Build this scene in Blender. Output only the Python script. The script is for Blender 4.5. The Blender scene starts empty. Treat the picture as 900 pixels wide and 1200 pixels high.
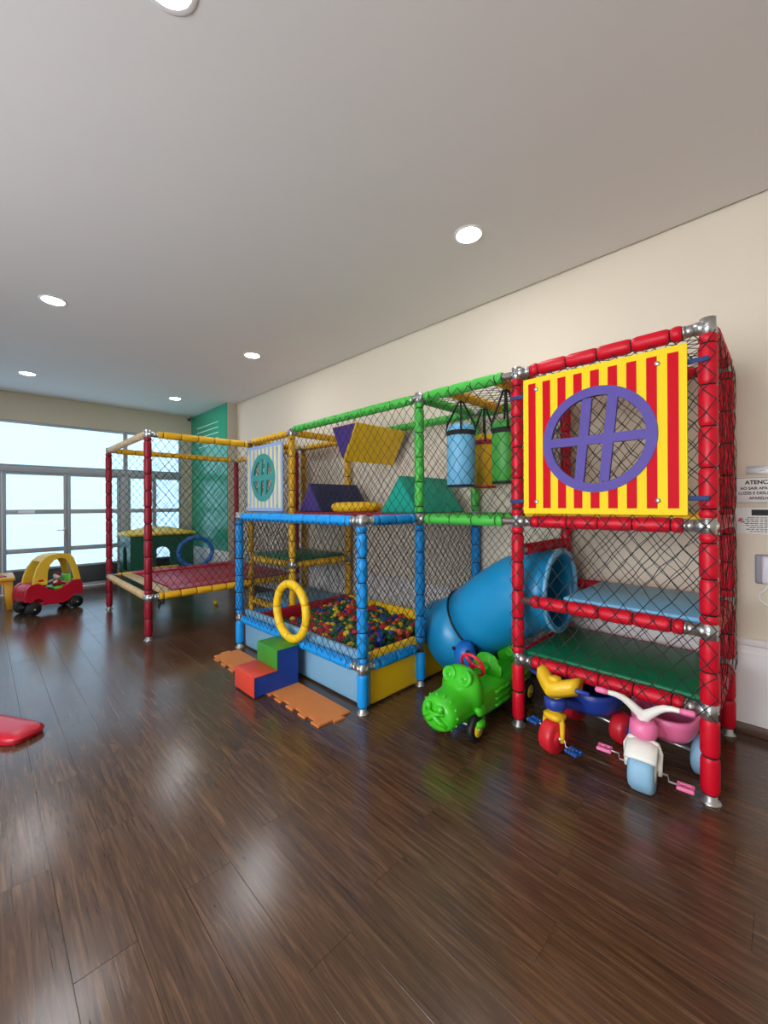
import bpy, bmesh, math, random
from mathutils import Vector, Matrix
from mathutils.geometry import tessellate_polygon
random.seed(7)
R = math.radians
scene = bpy.context.scene
COL = scene.collection

# ------------------------------------------------------------------ camera
# x = across the room (right wall at x=3.527), y = along the right wall (glazed wall at y=9.392)
cam_d = bpy.data.cameras.new('camera'); cam = bpy.data.objects.new('camera', cam_d); COL.objects.link(cam)
cam_d.sensor_fit = 'HORIZONTAL'; cam_d.sensor_width = 36.0
cam_d.lens = 36.0 * 473.0 / 900.0
cam_d.shift_y = -8.3 / 900.0
cam_d.clip_start = 0.05; cam_d.clip_end = 100
cam.matrix_world = Matrix.Translation((0, 0, 1.5)) @ Matrix.Rotation(R(-45), 4, 'Z') @ Matrix.Rotation(R(90), 4, 'X') @ Matrix.Rotation(R(-0.3), 4, 'Z')
scene.camera = cam
# ------------------------------------------------------------------ world, exposure
w = bpy.data.worlds.new('world'); scene.world = w; w.use_nodes = True
w.node_tree.nodes['Background'].inputs[0].default_value = (0.75, 0.85, 1, 1)
w.node_tree.nodes['Background'].inputs[1].default_value = 1.0
vs = scene.view_settings
vs.view_transform = 'Standard'; vs.look = 'None'; vs.gamma = 1.0; vs.use_curve_mapping = False
vs.exposure = 0.0
PANE_FAR = 1.55      # daylight through the frosted glazing at the far end
PANE_ADDED = 12.5     # glow of the unseen windows assumed and added for light from the left
LAMP = 125.0         # ceiling downlights

# ------------------------------------------------------------------ materials
def lin(c):
    return tuple(((v / 255) / 12.92 if v / 255 <= 0.04045 else ((v / 255 + 0.055) / 1.055) ** 2.4) for v in c)
MATS = {}
def mat(name, rgb, rough=0.5, metal=0.0, var=0.10, nscale=6.0, bump=0.0, bscale=60.0, coat=0.0, spec=0.5):
    if name in MATS: return MATS[name]
    m = bpy.data.materials.new(name); m.use_nodes = True
    nt = m.node_tree; b = nt.nodes['Principled BSDF']
    c = lin(rgb)
    n = nt.nodes.new('ShaderNodeTexNoise'); n.inputs['Scale'].default_value = nscale; n.inputs['Detail'].default_value = 4
    tc = nt.nodes.new('ShaderNodeTexCoord'); nt.links.new(tc.outputs['Object'], n.inputs['Vector'])
    mx = nt.nodes.new('ShaderNodeMix'); mx.data_type = 'RGBA'
    mx.inputs[6].default_value = (*[v * (1 - var) for v in c], 1); mx.inputs[7].default_value = (*[min(1, v * (1 + var)) for v in c], 1)
    nt.links.new(n.outputs['Fac'], mx.inputs[0]); nt.links.new(mx.outputs[2], b.inputs['Base Color'])
    b.inputs['Roughness'].default_value = rough; b.inputs['Metallic'].default_value = metal; b.inputs['Specular IOR Level'].default_value = spec
    if coat: b.inputs['Coat Weight'].default_value = coat
    if bump:
        n2 = nt.nodes.new('ShaderNodeTexNoise'); n2.inputs['Scale'].default_value = bscale; nt.links.new(tc.outputs['Object'], n2.inputs['Vector'])
        bp = nt.nodes.new('ShaderNodeBump'); bp.inputs['Strength'].default_value = bump; bp.inputs['Distance'].default_value = 0.01
        nt.links.new(n2.outputs['Fac'], bp.inputs['Height']); nt.links.new(bp.outputs['Normal'], b.inputs['Normal'])
    MATS[name] = m; return m
def emit(name, rgb, strength, var=0.04, nscale=1.5):
    m = bpy.data.materials.new(name); m.use_nodes = True
    nt = m.node_tree; b = nt.nodes['Principled BSDF']
    c = lin(rgb); b.inputs['Base Color'].default_value = (*[v * .6 for v in c], 1); b.inputs['Roughness'].default_value = 0.35
    n = nt.nodes.new('ShaderNodeTexNoise'); n.inputs['Scale'].default_value = nscale
    tc = nt.nodes.new('ShaderNodeTexCoord'); nt.links.new(tc.outputs['Object'], n.inputs['Vector'])
    mx = nt.nodes.new('ShaderNodeMix'); mx.data_type = 'RGBA'
    mx.inputs[6].default_value = (*[v * (1 - var) for v in c], 1); mx.inputs[7].default_value = (*c, 1)
    nt.links.new(n.outputs['Fac'], mx.inputs[0]); nt.links.new(mx.outputs[2], b.inputs['Emission Color'])
    b.inputs['Emission Strength'].default_value = strength
    MATS[name] = m; return m
def wood_floor():
    m = bpy.data.materials.new('dark wood planks'); m.use_nodes = True; nt = m.node_tree; b = nt.nodes['Principled BSDF']
    N = nt.nodes.new; L = nt.links.new
    geo = N('ShaderNodeNewGeometry'); oi = N('ShaderNodeObjectInfo')
    rnd = N('ShaderNodeMath'); rnd.operation = 'ADD'; L(oi.outputs['Random'], rnd.inputs[0]); L(geo.outputs['Random Per Island'], rnd.inputs[1])
    fr = N('ShaderNodeMath'); fr.operation = 'FRACT'; L(rnd.outputs[0], fr.inputs[0])
    sc = N('ShaderNodeVectorMath'); sc.operation = 'MULTIPLY'; sc.inputs[1].default_value = (62, 3.0, 10); L(geo.outputs['Position'], sc.inputs[0])
    off = N('ShaderNodeVectorMath'); off.operation = 'ADD'; L(sc.outputs[0], off.inputs[0])
    mul = N('ShaderNodeMath'); mul.operation = 'MULTIPLY'; mul.inputs[1].default_value = 57; L(fr.outputs[0], mul.inputs[0]); L(mul.outputs[0], off.inputs[1])
    n1 = N('ShaderNodeTexNoise'); n1.inputs['Scale'].default_value = 1.0; n1.inputs['Detail'].default_value = 8; n1.inputs['Roughness'].default_value = .65; n1.inputs['Distortion'].default_value = .8; L(off.outputs[0], n1.inputs['Vector'])
    n2 = N('ShaderNodeTexNoise'); n2.inputs['Scale'].default_value = 3.2; n2.inputs['Detail'].default_value = 6; L(geo.outputs['Position'], n2.inputs['Vector'])
    cr = N('ShaderNodeValToRGB'); e = cr.color_ramp.elements
    e[0].position = .28; e[0].color = (*lin((56, 37, 26)), 1); e[1].position = .72; e[1].color = (*lin((116, 85, 60)), 1)
    k = cr.color_ramp.elements.new(.5); k.color = (*lin((84, 58, 40)), 1)
    L(n1.outputs['Fac'], cr.inputs[0])
    hsv = N('ShaderNodeHueSaturation'); L(cr.outputs[0], hsv.inputs['Color'])
    vv = N('ShaderNodeMath'); vv.operation = 'MULTIPLY_ADD'; vv.inputs[1].default_value = .16; vv.inputs[2].default_value = .90; L(fr.outputs[0], vv.inputs[0]); L(vv.outputs[0], hsv.inputs['Value'])
    L(hsv.outputs[0], b.inputs['Base Color'])
    rr = N('ShaderNodeMapRange'); rr.inputs['From Min'].default_value = .15; rr.inputs['From Max'].default_value = .85; rr.inputs['To Min'].default_value = .15; rr.inputs['To Max'].default_value = .262
    L(n2.outputs['Fac'], rr.inputs['Value']); L(rr.outputs[0], b.inputs['Roughness'])
    bp = N('ShaderNodeBump'); b.inputs['Specular IOR Level'].default_value = .75; b.inputs['Coat Weight'].default_value = .2; b.inputs['Coat Roughness'].default_value = .22
    bp.inputs['Strength'].default_value = .16; bp.inputs['Distance'].default_value = .003; L(n1.outputs['Fac'], bp.inputs['Height']); L(bp.outputs[0], b.inputs['Normal'])
    return m
M_FLOOR = wood_floor()
M_SUB = mat('dark joint filler', (30, 22, 17), .8)
M_WALL = mat('cream wall paint', (226, 214, 194), .75, var=.03, nscale=2, bump=.12, bscale=90)
M_WALLB = mat('backlit beige wall paint', (186, 178, 158), .8, var=.03, nscale=2, bump=.12, bscale=90)  # wall paint taken darker, putting the backlit end wall's shade into the colour
M_CEIL = mat('white ceiling paint', (224, 220, 217), .85, var=.02, nscale=1)
M_WHITE = mat('white satin paint', (236, 232, 230), .45, var=.02)
M_GAP = mat('shadow gap grey', (44, 42, 40), .9)
M_BASE = mat('dark wood skirting', (88, 62, 46), .4, var=.2, nscale=20)
M_GREENW = mat('glossy green wall panel', (40, 152, 118), .22, var=.05, nscale=2)
M_PALE = mat('pale mint reflection', (190, 226, 214), .4)
M_ALU = mat('grey aluminium frame', (158, 163, 168), .42, metal=.1, var=.04)
M_DARKP = mat('dark grey metal panel', (66, 68, 70), .5, var=.06)
M_STEEL = mat('galvanised steel', (190, 190, 188), .32, metal=.9, var=.1, nscale=30)
M_BLACK = mat('black twine', (22, 22, 24), .8, var=.2)
M_TIE = mat('black cable tie', (16, 14, 16), .6)
FOAM = dict(rough=.42, spec=.32, var=.07, nscale=14, bump=.12, bscale=40)
M_RED = mat('red vinyl foam', (208, 10, 38), **FOAM)
M_MAROON = mat('crimson vinyl foam', (140, 14, 36), **FOAM)
M_BLUE = mat('sky blue vinyl foam', (20, 146, 222), **FOAM)
M_HOOPB = mat('deep blue vinyl foam', (22, 92, 156), **FOAM)
M_GREEN = mat('green vinyl foam', (76, 186, 72), **FOAM)
M_YEL = mat('golden vinyl foam', (226, 172, 26), **FOAM)
M_TAN = mat('backlit tan vinyl foam', (206, 172, 116), **FOAM)  # on the trampoline's side rails this tone paints backlit glare over yellow
M_PY = mat('yellow panel print', (246, 212, 36), .55, var=.02, spec=.12)
M_PR = mat('red panel print', (204, 0, 30), .55, var=.02, spec=.12)
M_PUR = mat('purple plastic', (90, 76, 156), .5, var=.03, spec=.2)
M_PB = mat('pale blue panel print', (148, 176, 226), .4, var=.02)
M_PPY = mat('pale yellow panel print', (234, 222, 148), .4, var=.02)
M_TEAL = mat('teal plastic', (48, 148, 140), .4, var=.03)
M_DKG = mat('dark green vinyl deck', (10, 118, 74), .4, var=.08, bump=.1, bscale=12)
M_LB = mat('light blue vinyl', (120, 186, 226), .42, var=.06)
M_GB = mat('grey blue vinyl', (122, 168, 196), .42, var=.06)
M_NAVY = mat('navy vinyl', (26, 34, 86), .42, var=.1)
M_DPUR = mat('dark purple vinyl', (66, 38, 120), .42, var=.1)
M_TEALV = mat('teal green vinyl', (0, 160, 136), .42, var=.06)
M_YV = mat('bright yellow vinyl', (238, 192, 22), .42, var=.06)
M_RV = mat('dark red vinyl', (168, 18, 46), .4, var=.08)
M_TUBE = mat('blue moulded plastic', (24, 140, 192), .33, var=.05)
M_STRAP = mat('navy strap', (28, 58, 112), .7)
M_BSTRAP = mat('black webbing', (18, 18, 18), .8)

# ------------------------------------------------------------------ object helpers
WM = {}
def link(o, parent=None, world=None, local=None):
    COL.objects.link(o)
    pw = WM[parent.name] if parent else Matrix()
    W = world if world is not None else pw @ (local if local is not None else Matrix())
    if parent: o.parent = parent
    o.matrix_basis = pw.inverted() @ W
    WM[o.name] = W
    return o
def T(x, y, z=0): return Matrix.Translation((x, y, z))
def RZ(a): return Matrix.Rotation(a, 4, 'Z')
def RX(a): return Matrix.Rotation(a, 4, 'X')
def RY(a): return Matrix.Rotation(a, 4, 'Y')
def tag(o, label=None, cat=None, group=None, kind=None):
    if label: o['label'] = label
    if cat: o['category'] = cat
    if group: o['group'] = group
    if kind: o['kind'] = kind
    return o
def thing(name, label, cat, loc=(0, 0, 0), rz=0, group=None):
    o = bpy.data.objects.new(name, None); o.empty_display_size = .1
    link(o, None, T(*loc) @ RZ(rz)); return tag(o, label, cat, group)

class MB:
    def __init__(s): s.v = []; s.f = []; s.m = []; s.sm = []
    def add(s, vs, fs, mi=0, smooth=False, mtx=None):
        o = len(s.v)
        for p in vs:
            p = Vector(p); s.v.append(tuple(mtx @ p if mtx is not None else p))
        for f in fs: s.f.append(tuple(i + o for i in f)); s.m.append(mi); s.sm.append(smooth)
        return s
    def box(s, a, b, mi=0, mtx=None):
        x0, y0, z0 = a; x1, y1, z1 = b
        return s.add([(x0, y0, z0), (x1, y0, z0), (x1, y1, z0), (x0, y1, z0), (x0, y0, z1), (x1, y0, z1), (x1, y1, z1), (x0, y1, z1)],
              [(0, 3, 2, 1), (4, 5, 6, 7), (0, 1, 5, 4), (1, 2, 6, 5), (2, 3, 7, 6), (3, 0, 4, 7)], mi, False, mtx)
    def rbox(s, a, b, r=.01, seg=2, mi=0, mtx=None):
        bm = bmesh.new(); bmesh.ops.create_cube(bm, size=1)
        c = [(a[i] + b[i]) / 2 for i in range(3)]; d = [abs(b[i] - a[i]) for i in range(3)]
        for v in bm.verts: v.co = Vector((v.co.x * d[0] + c[0], v.co.y * d[1] + c[1], v.co.z * d[2] + c[2]))
        bmesh.ops.bevel(bm, geom=bm.edges[:], offset=min(r, min(d) * .49), segments=seg, profile=.5, affect='EDGES')
        s.frombm(bm, mi, mtx, True); return s
    def frombm(s, bm, mi=0, mtx=None, smooth=False):
        bm.verts.index_update()
        s.add([v.co for v in bm.verts], [[v.index for v in f.verts] for f in bm.faces], mi, smooth, mtx); bm.free()
    def lathe(s, prof, n=16, mi=0, mtx=None, mis=None, cap=True):
        # profile of (radius, z), revolved about z
        vs = []; fs = []; k = len(prof)
        for r, z in prof:
            for i in range(n):
                a = 2 * math.pi * i / n; vs.append((r * math.cos(a), r * math.sin(a), z))
        base = len(s.v)
        for j in range(k - 1):
            row = [(j * n + i, j * n + (i + 1) % n, (j + 1) * n + (i + 1) % n, (j + 1) * n + i) for i in range(n)]
            for f in row: fs.append((f, mis[j] if mis else mi))
        for p in vs:
            p = Vector(p); s.v.append(tuple(mtx @ p if mtx is not None else p))
        for f, mm in fs: s.f.append(tuple(i + base for i in f)); s.m.append(mm); s.sm.append(True)
        if cap:
            if prof[0][0] > 1e-5: s.f.append(tuple(base + i for i in reversed(range(n)))); s.m.append(mi); s.sm.append(False)
            if prof[-1][0] > 1e-5: s.f.append(tuple(base + (k - 1) * n + i for i in range(n))); s.m.append(mis[-1] if mis else mi); s.sm.append(False)
        return s
    def cyl(s, A, B, r, n=12, mi=0, r2=None):
        A = Vector(A); B = Vector(B); d = B - A
        m = T(*A) @ d.to_track_quat('Z', 'Y').to_matrix().to_4x4()
        return s.lathe([(r, 0), (r if r2 is None else r2, d.length)], n, mi, m)
    def path(s, pts, r, n=8, mi=0, closed=False, rs=None):
        pts = [Vector(p) for p in pts]; k = len(pts); vs = []; fs = []
        up = None
        for i, p in enumerate(pts):
            if closed: t = pts[(i + 1) % k] - pts[i - 1]
            else: t = pts[min(i + 1, k - 1)] - pts[max(i - 1, 0)]
            t.normalize()
            if up is None:
                up = Vector((0, 0, 1)) if abs(t.z) < .9 else Vector((1, 0, 0))
            side = t.cross(up).normalized(); up = side.cross(t).normalized()
            rr = rs[i] if rs else r
            for j in range(n):
                a = 2 * math.pi * j / n; vs.append(p + side * math.cos(a) * rr + up * math.sin(a) * rr)
        for i in range(k if closed else k - 1):
            q = (i + 1) % k
            for j in range(n): fs.append((i * n + j, i * n + (j + 1) % n, q * n + (j + 1) % n, q * n + j))
        if not closed:
            fs.append(tuple(reversed(range(n)))); fs.append(tuple((k - 1) * n + j for j in range(n)))
        return s.add(vs, fs, mi, True)
    def prism(s, outer, h0, h1, holes=(), mi=0, mtx=None):
        # polygon in local xy extruded along z from h0 to h1
        loops = [[Vector((p[0], p[1], 0)) for p in outer]] + [[Vector((p[0], p[1], 0)) for p in h] for h in holes]
        tris = tessellate_polygon(loops); pts = [p for l in loops for p in l]; n = len(pts)
        vs = [(p.x, p.y, h0) for p in pts] + [(p.x, p.y, h1) for p in pts]; fs = []
        for t in tris:
            a, b, c = t
            ar = (pts[b] - pts[a]).cross(pts[c] - pts[a]).z
            if ar < 0: a, c = c, a
            fs.append((a + n, b + n, c + n)); fs.append((c, b, a))
        o = 0
        for li, l in enumerate(loops):
            k = len(l); area = sum(l[i].x * l[(i + 1) % k].y - l[(i + 1) % k].x * l[i].y for i in range(k))
            ccw = (area > 0) == (li == 0)
            for i in range(k):
                a = o + i; b = o + (i + 1) % k
                fs.append((a, b, b + n, a + n) if ccw else (b, a, a + n, b + n))
            o += k
        return s.add(vs, fs, mi, False, mtx)
    def loft(s, rings, mi=0, mtx=None, cap=True, smooth=True):
        n = len(rings[0]); vs = [p for r in rings for p in r]; fs = []
        for i in range(len(rings) - 1):
            for j in range(n): fs.append((i * n + j, i * n + (j + 1) % n, (i + 1) * n + (j + 1) % n, (i + 1) * n + j))
        if cap: fs.append(tuple(reversed(range(n)))); fs.append(tuple((len(rings) - 1) * n + j for j in range(n)))
        return s.add(vs, fs, mi, smooth, mtx)
    def sphere(s, c, r, n=12, m=8, mi=0, sc=(1, 1, 1)):
        prof = [(max(r * math.sin(math.pi * i / m), 1e-6), -r * math.cos(math.pi * i / m)) for i in range(m + 1)]
        return s.lathe(prof, n, mi, T(*c) @ Matrix.Diagonal((*sc, 1)), cap=False)
    def mesh(s, name, mats):
        me = bpy.data.meshes.new(name); me.from_pydata(s.v, [], s.f)
        for m in (mats if isinstance(mats, (list, tuple)) else [mats]): me.materials.append(m)
        me.polygons.foreach_set('material_index', s.m); me.polygons.foreach_set('use_smooth', s.sm)
        me.validate(); me.update()
        bm = bmesh.new(); bm.from_mesh(me); bmesh.ops.remove_doubles(bm, verts=bm.verts[:], dist=1e-6); bmesh.ops.recalc_face_normals(bm, faces=bm.faces[:]); bm.to_mesh(me); bm.free()
        return me
    def build(s, name, mats, parent=None, world=None, local=None, sub=0, label=None):
        o = bpy.data.objects.new(name, s.mesh(name, mats)); link(o, parent, world, local)
        if sub: md = o.modifiers.new('subdivision', 'SUBSURF'); md.levels = sub; md.render_levels = sub
        if label: o['label'] = label
        return o
def wbuild(mb, name, mats, parent, label=None, sub=0):   # vertices already given in world coordinates
    return mb.build(name, mats, parent, Matrix(), None, sub, label)
def se(x, hw, z0, z1, e=2.6, n=20, cy=0.0):      # superellipse ring in the yz plane at x
    out = []; zc = (z0 + z1) / 2; hz = (z1 - z0) / 2
    for i in range(n):
        a = 2 * math.pi * i / n; c = math.cos(a); q = math.sin(a)
        out.append((x, cy + hw * math.copysign(abs(c) ** (2 / e), c), zc + hz * math.copysign(abs(q) ** (2 / e), q)))
    return out
def zse(z, hx, hy, e=2.6, n=24, cx=0, cy=0):
    out = []
    for i in range(n):
        a = 2 * math.pi * i / n; c = math.cos(a); q = math.sin(a)
        out.append((cx + hx * math.copysign(abs(c) ** (2 / e), c), cy + hy * math.copysign(abs(q) ** (2 / e), q), z))
    return out
def struct(mb, name, mats, parent=None, label=None):
    o = mb.build(name, mats, parent)
    if not parent: o['kind'] = 'structure'
    if label: o['label'] = label
    return o

# ================================================================== ROOM
XW, YW, C = 3.527, 9.392, 3.469
XL, YB = -3.4, -2.8
# floor with individual planks
floor = struct(MB().box((XL, YB, -.12), (XW, YW, -.006)), 'floor', M_SUB)
floor['label'] = 'glossy dark brown wood plank floor'
PW, PL, G = .18, 1.22, .0008
def project(x, y, z):
    d = (x + y) / math.sqrt(2); r = (x - y) / math.sqrt(2)
    if d < .15: return None
    return 450 + 473 * r / d, 591.7 - 473 * (z - 1.5) / d, d
planks = []
row = 0; x = XL
while x < XW - .001:
    x1 = min(x + PW, XW); y = YB - ((row * .47) % 1.0) * PL
    while y < YW:
        a = max(y, YB); b = min(y + PL, YW)
        if b - a > .02:
            score = 0
            for i in range(9):
                pp = project((x + x1) / 2, a + (b - a) * i / 8, 0)
                if pp and -30 < pp[0] < 930 and 580 < pp[1] < 1230: score += 1 / pp[2] ** 2
            planks.append((score, x, x1, a, b))
        y += PL
    x += PW; row += 1
planks.sort(key=lambda p: -p[0])
PM = {}
rest = MB()
def plank_box(mb, w, l, off=(0, 0)):
    bm = bmesh.new(); bmesh.ops.create_cube(bm, size=1)
    for v in bm.verts: v.co = Vector((v.co.x * w + off[0], v.co.y * l + off[1], v.co.z * .008 - .004))
    top = [e for e in bm.edges if all(v.co.z > -.001 for v in e.verts)]
    bmesh.ops.bevel(bm, geom=top, offset=.0006, segments=1, affect='EDGES')
    mb.frombm(bm)
for i, (sc_, x0, x1, a, b) in enumerate(planks):
    wd = x1 - x0 - G; ln = b - a - G
    if i < 300:
        k = (round(wd, 3), round(ln, 3))
        if k not in PM:
            mb = MB(); plank_box(mb, *k); PM[k] = mb.mesh('plank', M_FLOOR)
        o = bpy.data.objects.new('plank', PM[k]); link(o, floor, T((x0 + x1) / 2, (a + b) / 2, 0))
    else:
        plank_box(rest, wd, ln, ((x0 + x1) / 2, (a + b) / 2))
o = rest.build('plank_field', M_FLOOR, floor); o['kind'] = 'stuff'

# ceiling with a shadow gap along the walls
cl = MB().box((XL, YB, C), (XW - .026, YW - .02, C + .05)); struct(cl, 'ceiling', M_CEIL)['label'] = 'plain white plaster ceiling'
struct(MB().box((XL - .1, YB - .1, C + .05), (XW + .12, YW + .12, C + .14)), 'trim_1', M_GAP)['label'] = 'grey shadow gap between ceiling and wall'
# right wall, dado and chair rail
struct(MB().box((XW, YB - .1, -.12), (XW + .12, YW + .12, C + .05)), 'wall_right', M_WALL)['label'] = 'long cream painted side wall'
struct(MB().box((XW - .012, YB, .07), (XW, 7.535, .53)), 'trim_2', M_WHITE)['label'] = 'white painted dado panel low on the cream wall'
tr = MB()
prof = [(0, .50), (-.02, .505), (-.022, .53), (-.014, .545), (-.014, .575), (-.03, .585), (-.034, .605), (-.02, .62), (0, .625)]
def extr(mb, prof, y0, y1, x0):
    n = len(prof); vs = [(x0 + p[0], y0, p[1]) for p in prof] + [(x0 + p[0], y1, p[1]) for p in prof]
    fs = [(i, (i + 1) % n, n + (i + 1) % n, n + i) for i in range(n)] + [tuple(reversed(range(n))), tuple(range(n, 2 * n))]
    mb.add(vs, fs)
extr(tr, prof, YB, 7.535, XW); struct(tr, 'trim_3', M_WHITE)['label'] = 'white moulded chair rail along the cream wall'
struct(MB().rbox((XW - .024, YB, .0), (XW, 7.535, .07), .004), 'baseboard_right', M_BASE)['label'] = 'low dark brown skirting strip below the white dado'
# projecting pier with green side
pier = struct(MB().box((3.341, 7.535, 0), (XW, YW, C)), 'wall_pier', M_WALLB); pier['label'] = 'beige wall pier projecting in the far corner'
gp = MB().box((3.331, 7.56, .62), (3.341, YW, C - .004)).build('green_panel', M_GREENW, pier); gp['label'] = 'glossy green facing of the pier'
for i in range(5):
    MB().box((3.328, 7.95, 3.16 - i * .105), (3.331, 9.05, 3.175 - i * .105)).build('stripe', M_PALE, gp)  # pale strips paint window reflections onto the glossy green
MB().box((3.325, 7.53, 0), (3.341, YW, .62)).build('dado', M_WHITE, pier)
# far glazed wall
XE = 3.10
wf = MB().box((XL, YW, 2.99), (XW, YW + .12, C + .05)).box((XE, YW, -.12), (XW, YW + .12, 2.99)).box((XL - .1, YW, -.12), (-3.2, YW + .12, 2.99)).box((-3.2, YW + .1, -.12), (XE, YW + .12, -.0))
struct(wf, 'wall_far', M_WALLB)['label'] = 'beige end wall above and beside the frosted glazing'
M_PANE = emit('frosted glass in daylight', (182, 220, 250), PANE_FAR)
def frame_win(name, x0, x1, zs, fw=.045, y=YW, depth=.06, label=None, handle=None, panel=None, plate=False):
    # rectangular frame between zs[0] and zs[-1], one pane in each gap
    o = bpy.data.objects.new(name, None); link(o, None, T((x0 + x1) / 2, y, zs[0][0])); o['kind'] = 'structure'
    if label: o['label'] = label
    zb, zt = zs[0][0], zs[-1][1]
    for (a, b, c, d) in ((x0, zb, x0 + fw, zt), (x1 - fw, zb, x1, zt)):
        wbuild(MB().rbox((a, y - .01, b), (c, y + depth, d), .006), 'stile', M_ALU, o)
    for za, zb2 in zs:
        wbuild(MB().rbox((x0 + fw, y - .008, za), (x1 - fw, y + depth, zb2), .005), 'bar', M_ALU, o)
    for i in range(len(zs) - 1):
        a, b = zs[i][1], zs[i + 1][0]
        if panel and i == 0: wbuild(MB().rbox((x0 + fw, y + .015, a), (x1 - fw, y + .045, b), .004), 'kick_panel', M_DARKP, o)
        else: wbuild(MB().box((x0 + fw, y + .025, a), (x1 - fw, y + .035, b)), 'pane', M_PANE, o)
    if handle is not None:
        h = MB().cyl((handle, y - .012, 1.07), (handle, y - .05, 1.07), .011).path([(handle, y - .05, 1.07), (handle - .05, y - .055, 1.072), (handle - .12, y - .052, 1.07)], .009)
        h.rbox((handle - .02, y - .018, 0.98), (handle + .02, y - .006, 1.12), .006)
        wbuild(h, 'door_handle', M_STEEL, o)
    if plate: wbuild(MB().rbox((x0 + .2, y - .014, 1.385), (x0 + .42, y - .006, 1.432), .003), 'plate', M_WHITE, o)
    return o
ZD = [(.02, .06), (.38, .42), (.69, .77), (1.37, 1.45), (2.06, 2.10)]
frame_win('door_1', .26, 1.13, ZD, .05, label='grey glazed door leaf with lever handle behind the toy car', handle=1.10, panel=True, plate=True)
frame_win('door_2', 1.135, 1.965, ZD, .05, label='grey glazed door leaf next to the wide grey post', panel=True)
struct(MB().rbox((1.97, YW - .03, 0), (2.11, YW + .08, 2.12), .006), 'trim_4', M_ALU)['label'] = 'wide grey metal post in the glazed wall'
frame_win('window_1', 2.115, 2.58, ZD, .035, label='narrow frosted side window beside the wide grey post', panel=True)
frame_win('window_2', 2.585, XE, ZD, .035, label='narrow frosted side window beside the green pier', panel=True)
struct(MB().rbox((-3.2, YW - .04, 2.105), (XE, YW + .08, 2.205), .008), 'trim_5', M_ALU)['label'] = 'thick grey transom rail above the doors'
frame_win('window_3', -.62, 2.06, [(2.21, 2.235), (2.945, 2.985)], .035, label='wide frosted fanlight above the glazed doors')
frame_win('window_4', 2.065, XE, [(2.21, 2.235), (2.945, 2.985)], .035, label='short frosted fanlight beside the green pier')
frame_win('window_5', -3.2, -.625, [(2.21, 2.235), (2.945, 2.985)], .035, label='frosted fanlight past the yellow table')
frame_win('door_3', -.61, .255, ZD, .05, label='grey glazed door leaf behind the yellow table', panel=True)
frame_win('door_4', -1.48, -.615, ZD, .05, label='grey glazed door leaf past the yellow table', panel=True)
frame_win('door_5', -2.34, -1.485, ZD, .05, label='second grey glazed door leaf past the yellow table', panel=True)
frame_win('door_6', -3.2, -2.345, ZD, .05, label='last grey glazed door leaf past the yellow table', panel=True)
struct(MB().rbox((-3.2, YW - .1, 0), (XE, YW + .09, .02), .004), 'trim_6', M_WHITE)['label'] = 'pale threshold below the glazed doors'
# unseen walls; the left one holds assumed windows added for light
wl = MB()
def wall_with_holes(mb, axis, pos, th, u0, u1, holes, z1):
    zs0, zs1 = holes[0][2], holes[0][3]
    def bx(a, b, za, zb):
        if axis == 'x': mb.box((pos, a, za), (pos + th, b, zb))
        else: mb.box((a, pos, za), (b, pos + th, zb))
    bx(u0, u1, -.12, zs0); bx(u0, u1, zs1, z1)
    e = [u0] + [q for h in holes for q in h[:2]] + [u1]
    for i in range(0, len(e), 2): bx(e[i], e[i + 1], zs0, zs1)
LH = [(-.5, 1.35, .6, 2.95), (1.6, 3.45, .6, 2.95)]
wall_with_holes(wl, 'x', XL - .12, .12, YB - .1, YW + .12, LH, C + .05); struct(wl, 'wall_left', M_WALL)['label'] = 'cream side wall with added light windows'
struct(MB().box((XL, YB - .12, -.12), (XW, YB, C + .05)), 'wall_back', M_WALL)['label'] = 'plain cream back wall'
M_PANE_ADDED = emit('added window glow', (238, 243, 250), PANE_ADDED)
def added_window(name, axis, pos, h):
    o = bpy.data.objects.new(name, None); o['kind'] = 'structure'
    u0, u1, z0, z1 = h
    link(o, None, T(pos, (u0 + u1) / 2, z0) if axis == 'x' else T((u0 + u1) / 2, pos, z0)); o['label'] = 'added unseen window giving light from the side wall'
    n = 2
    for i in range(n + 1):
        u = u0 + (u1 - u0) * i / n; a = max(u - .025, u0); b = min(u + .025, u1)
        wbuild(MB().box((pos, a, z0), (pos + .05, b, z1)) if axis == 'x' else MB().box((a, pos, z0), (b, pos + .05, z1)), 'stile', M_ALU, o)
    for i in range(n):
        a = u0 + (u1 - u0) * i / n + .025; b = u0 + (u1 - u0) * (i + 1) / n - .025
        wbuild(MB().box((pos + .02, a, z0), (pos + .026, b, z1)) if axis == 'x' else MB().box((a, pos + .02, z0), (b, pos + .026, z1)), 'pane', M_PANE_ADDED, o)
for i, h in enumerate(LH): added_window('window_%d' % (6 + i), 'x', XL - .08, h)

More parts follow.
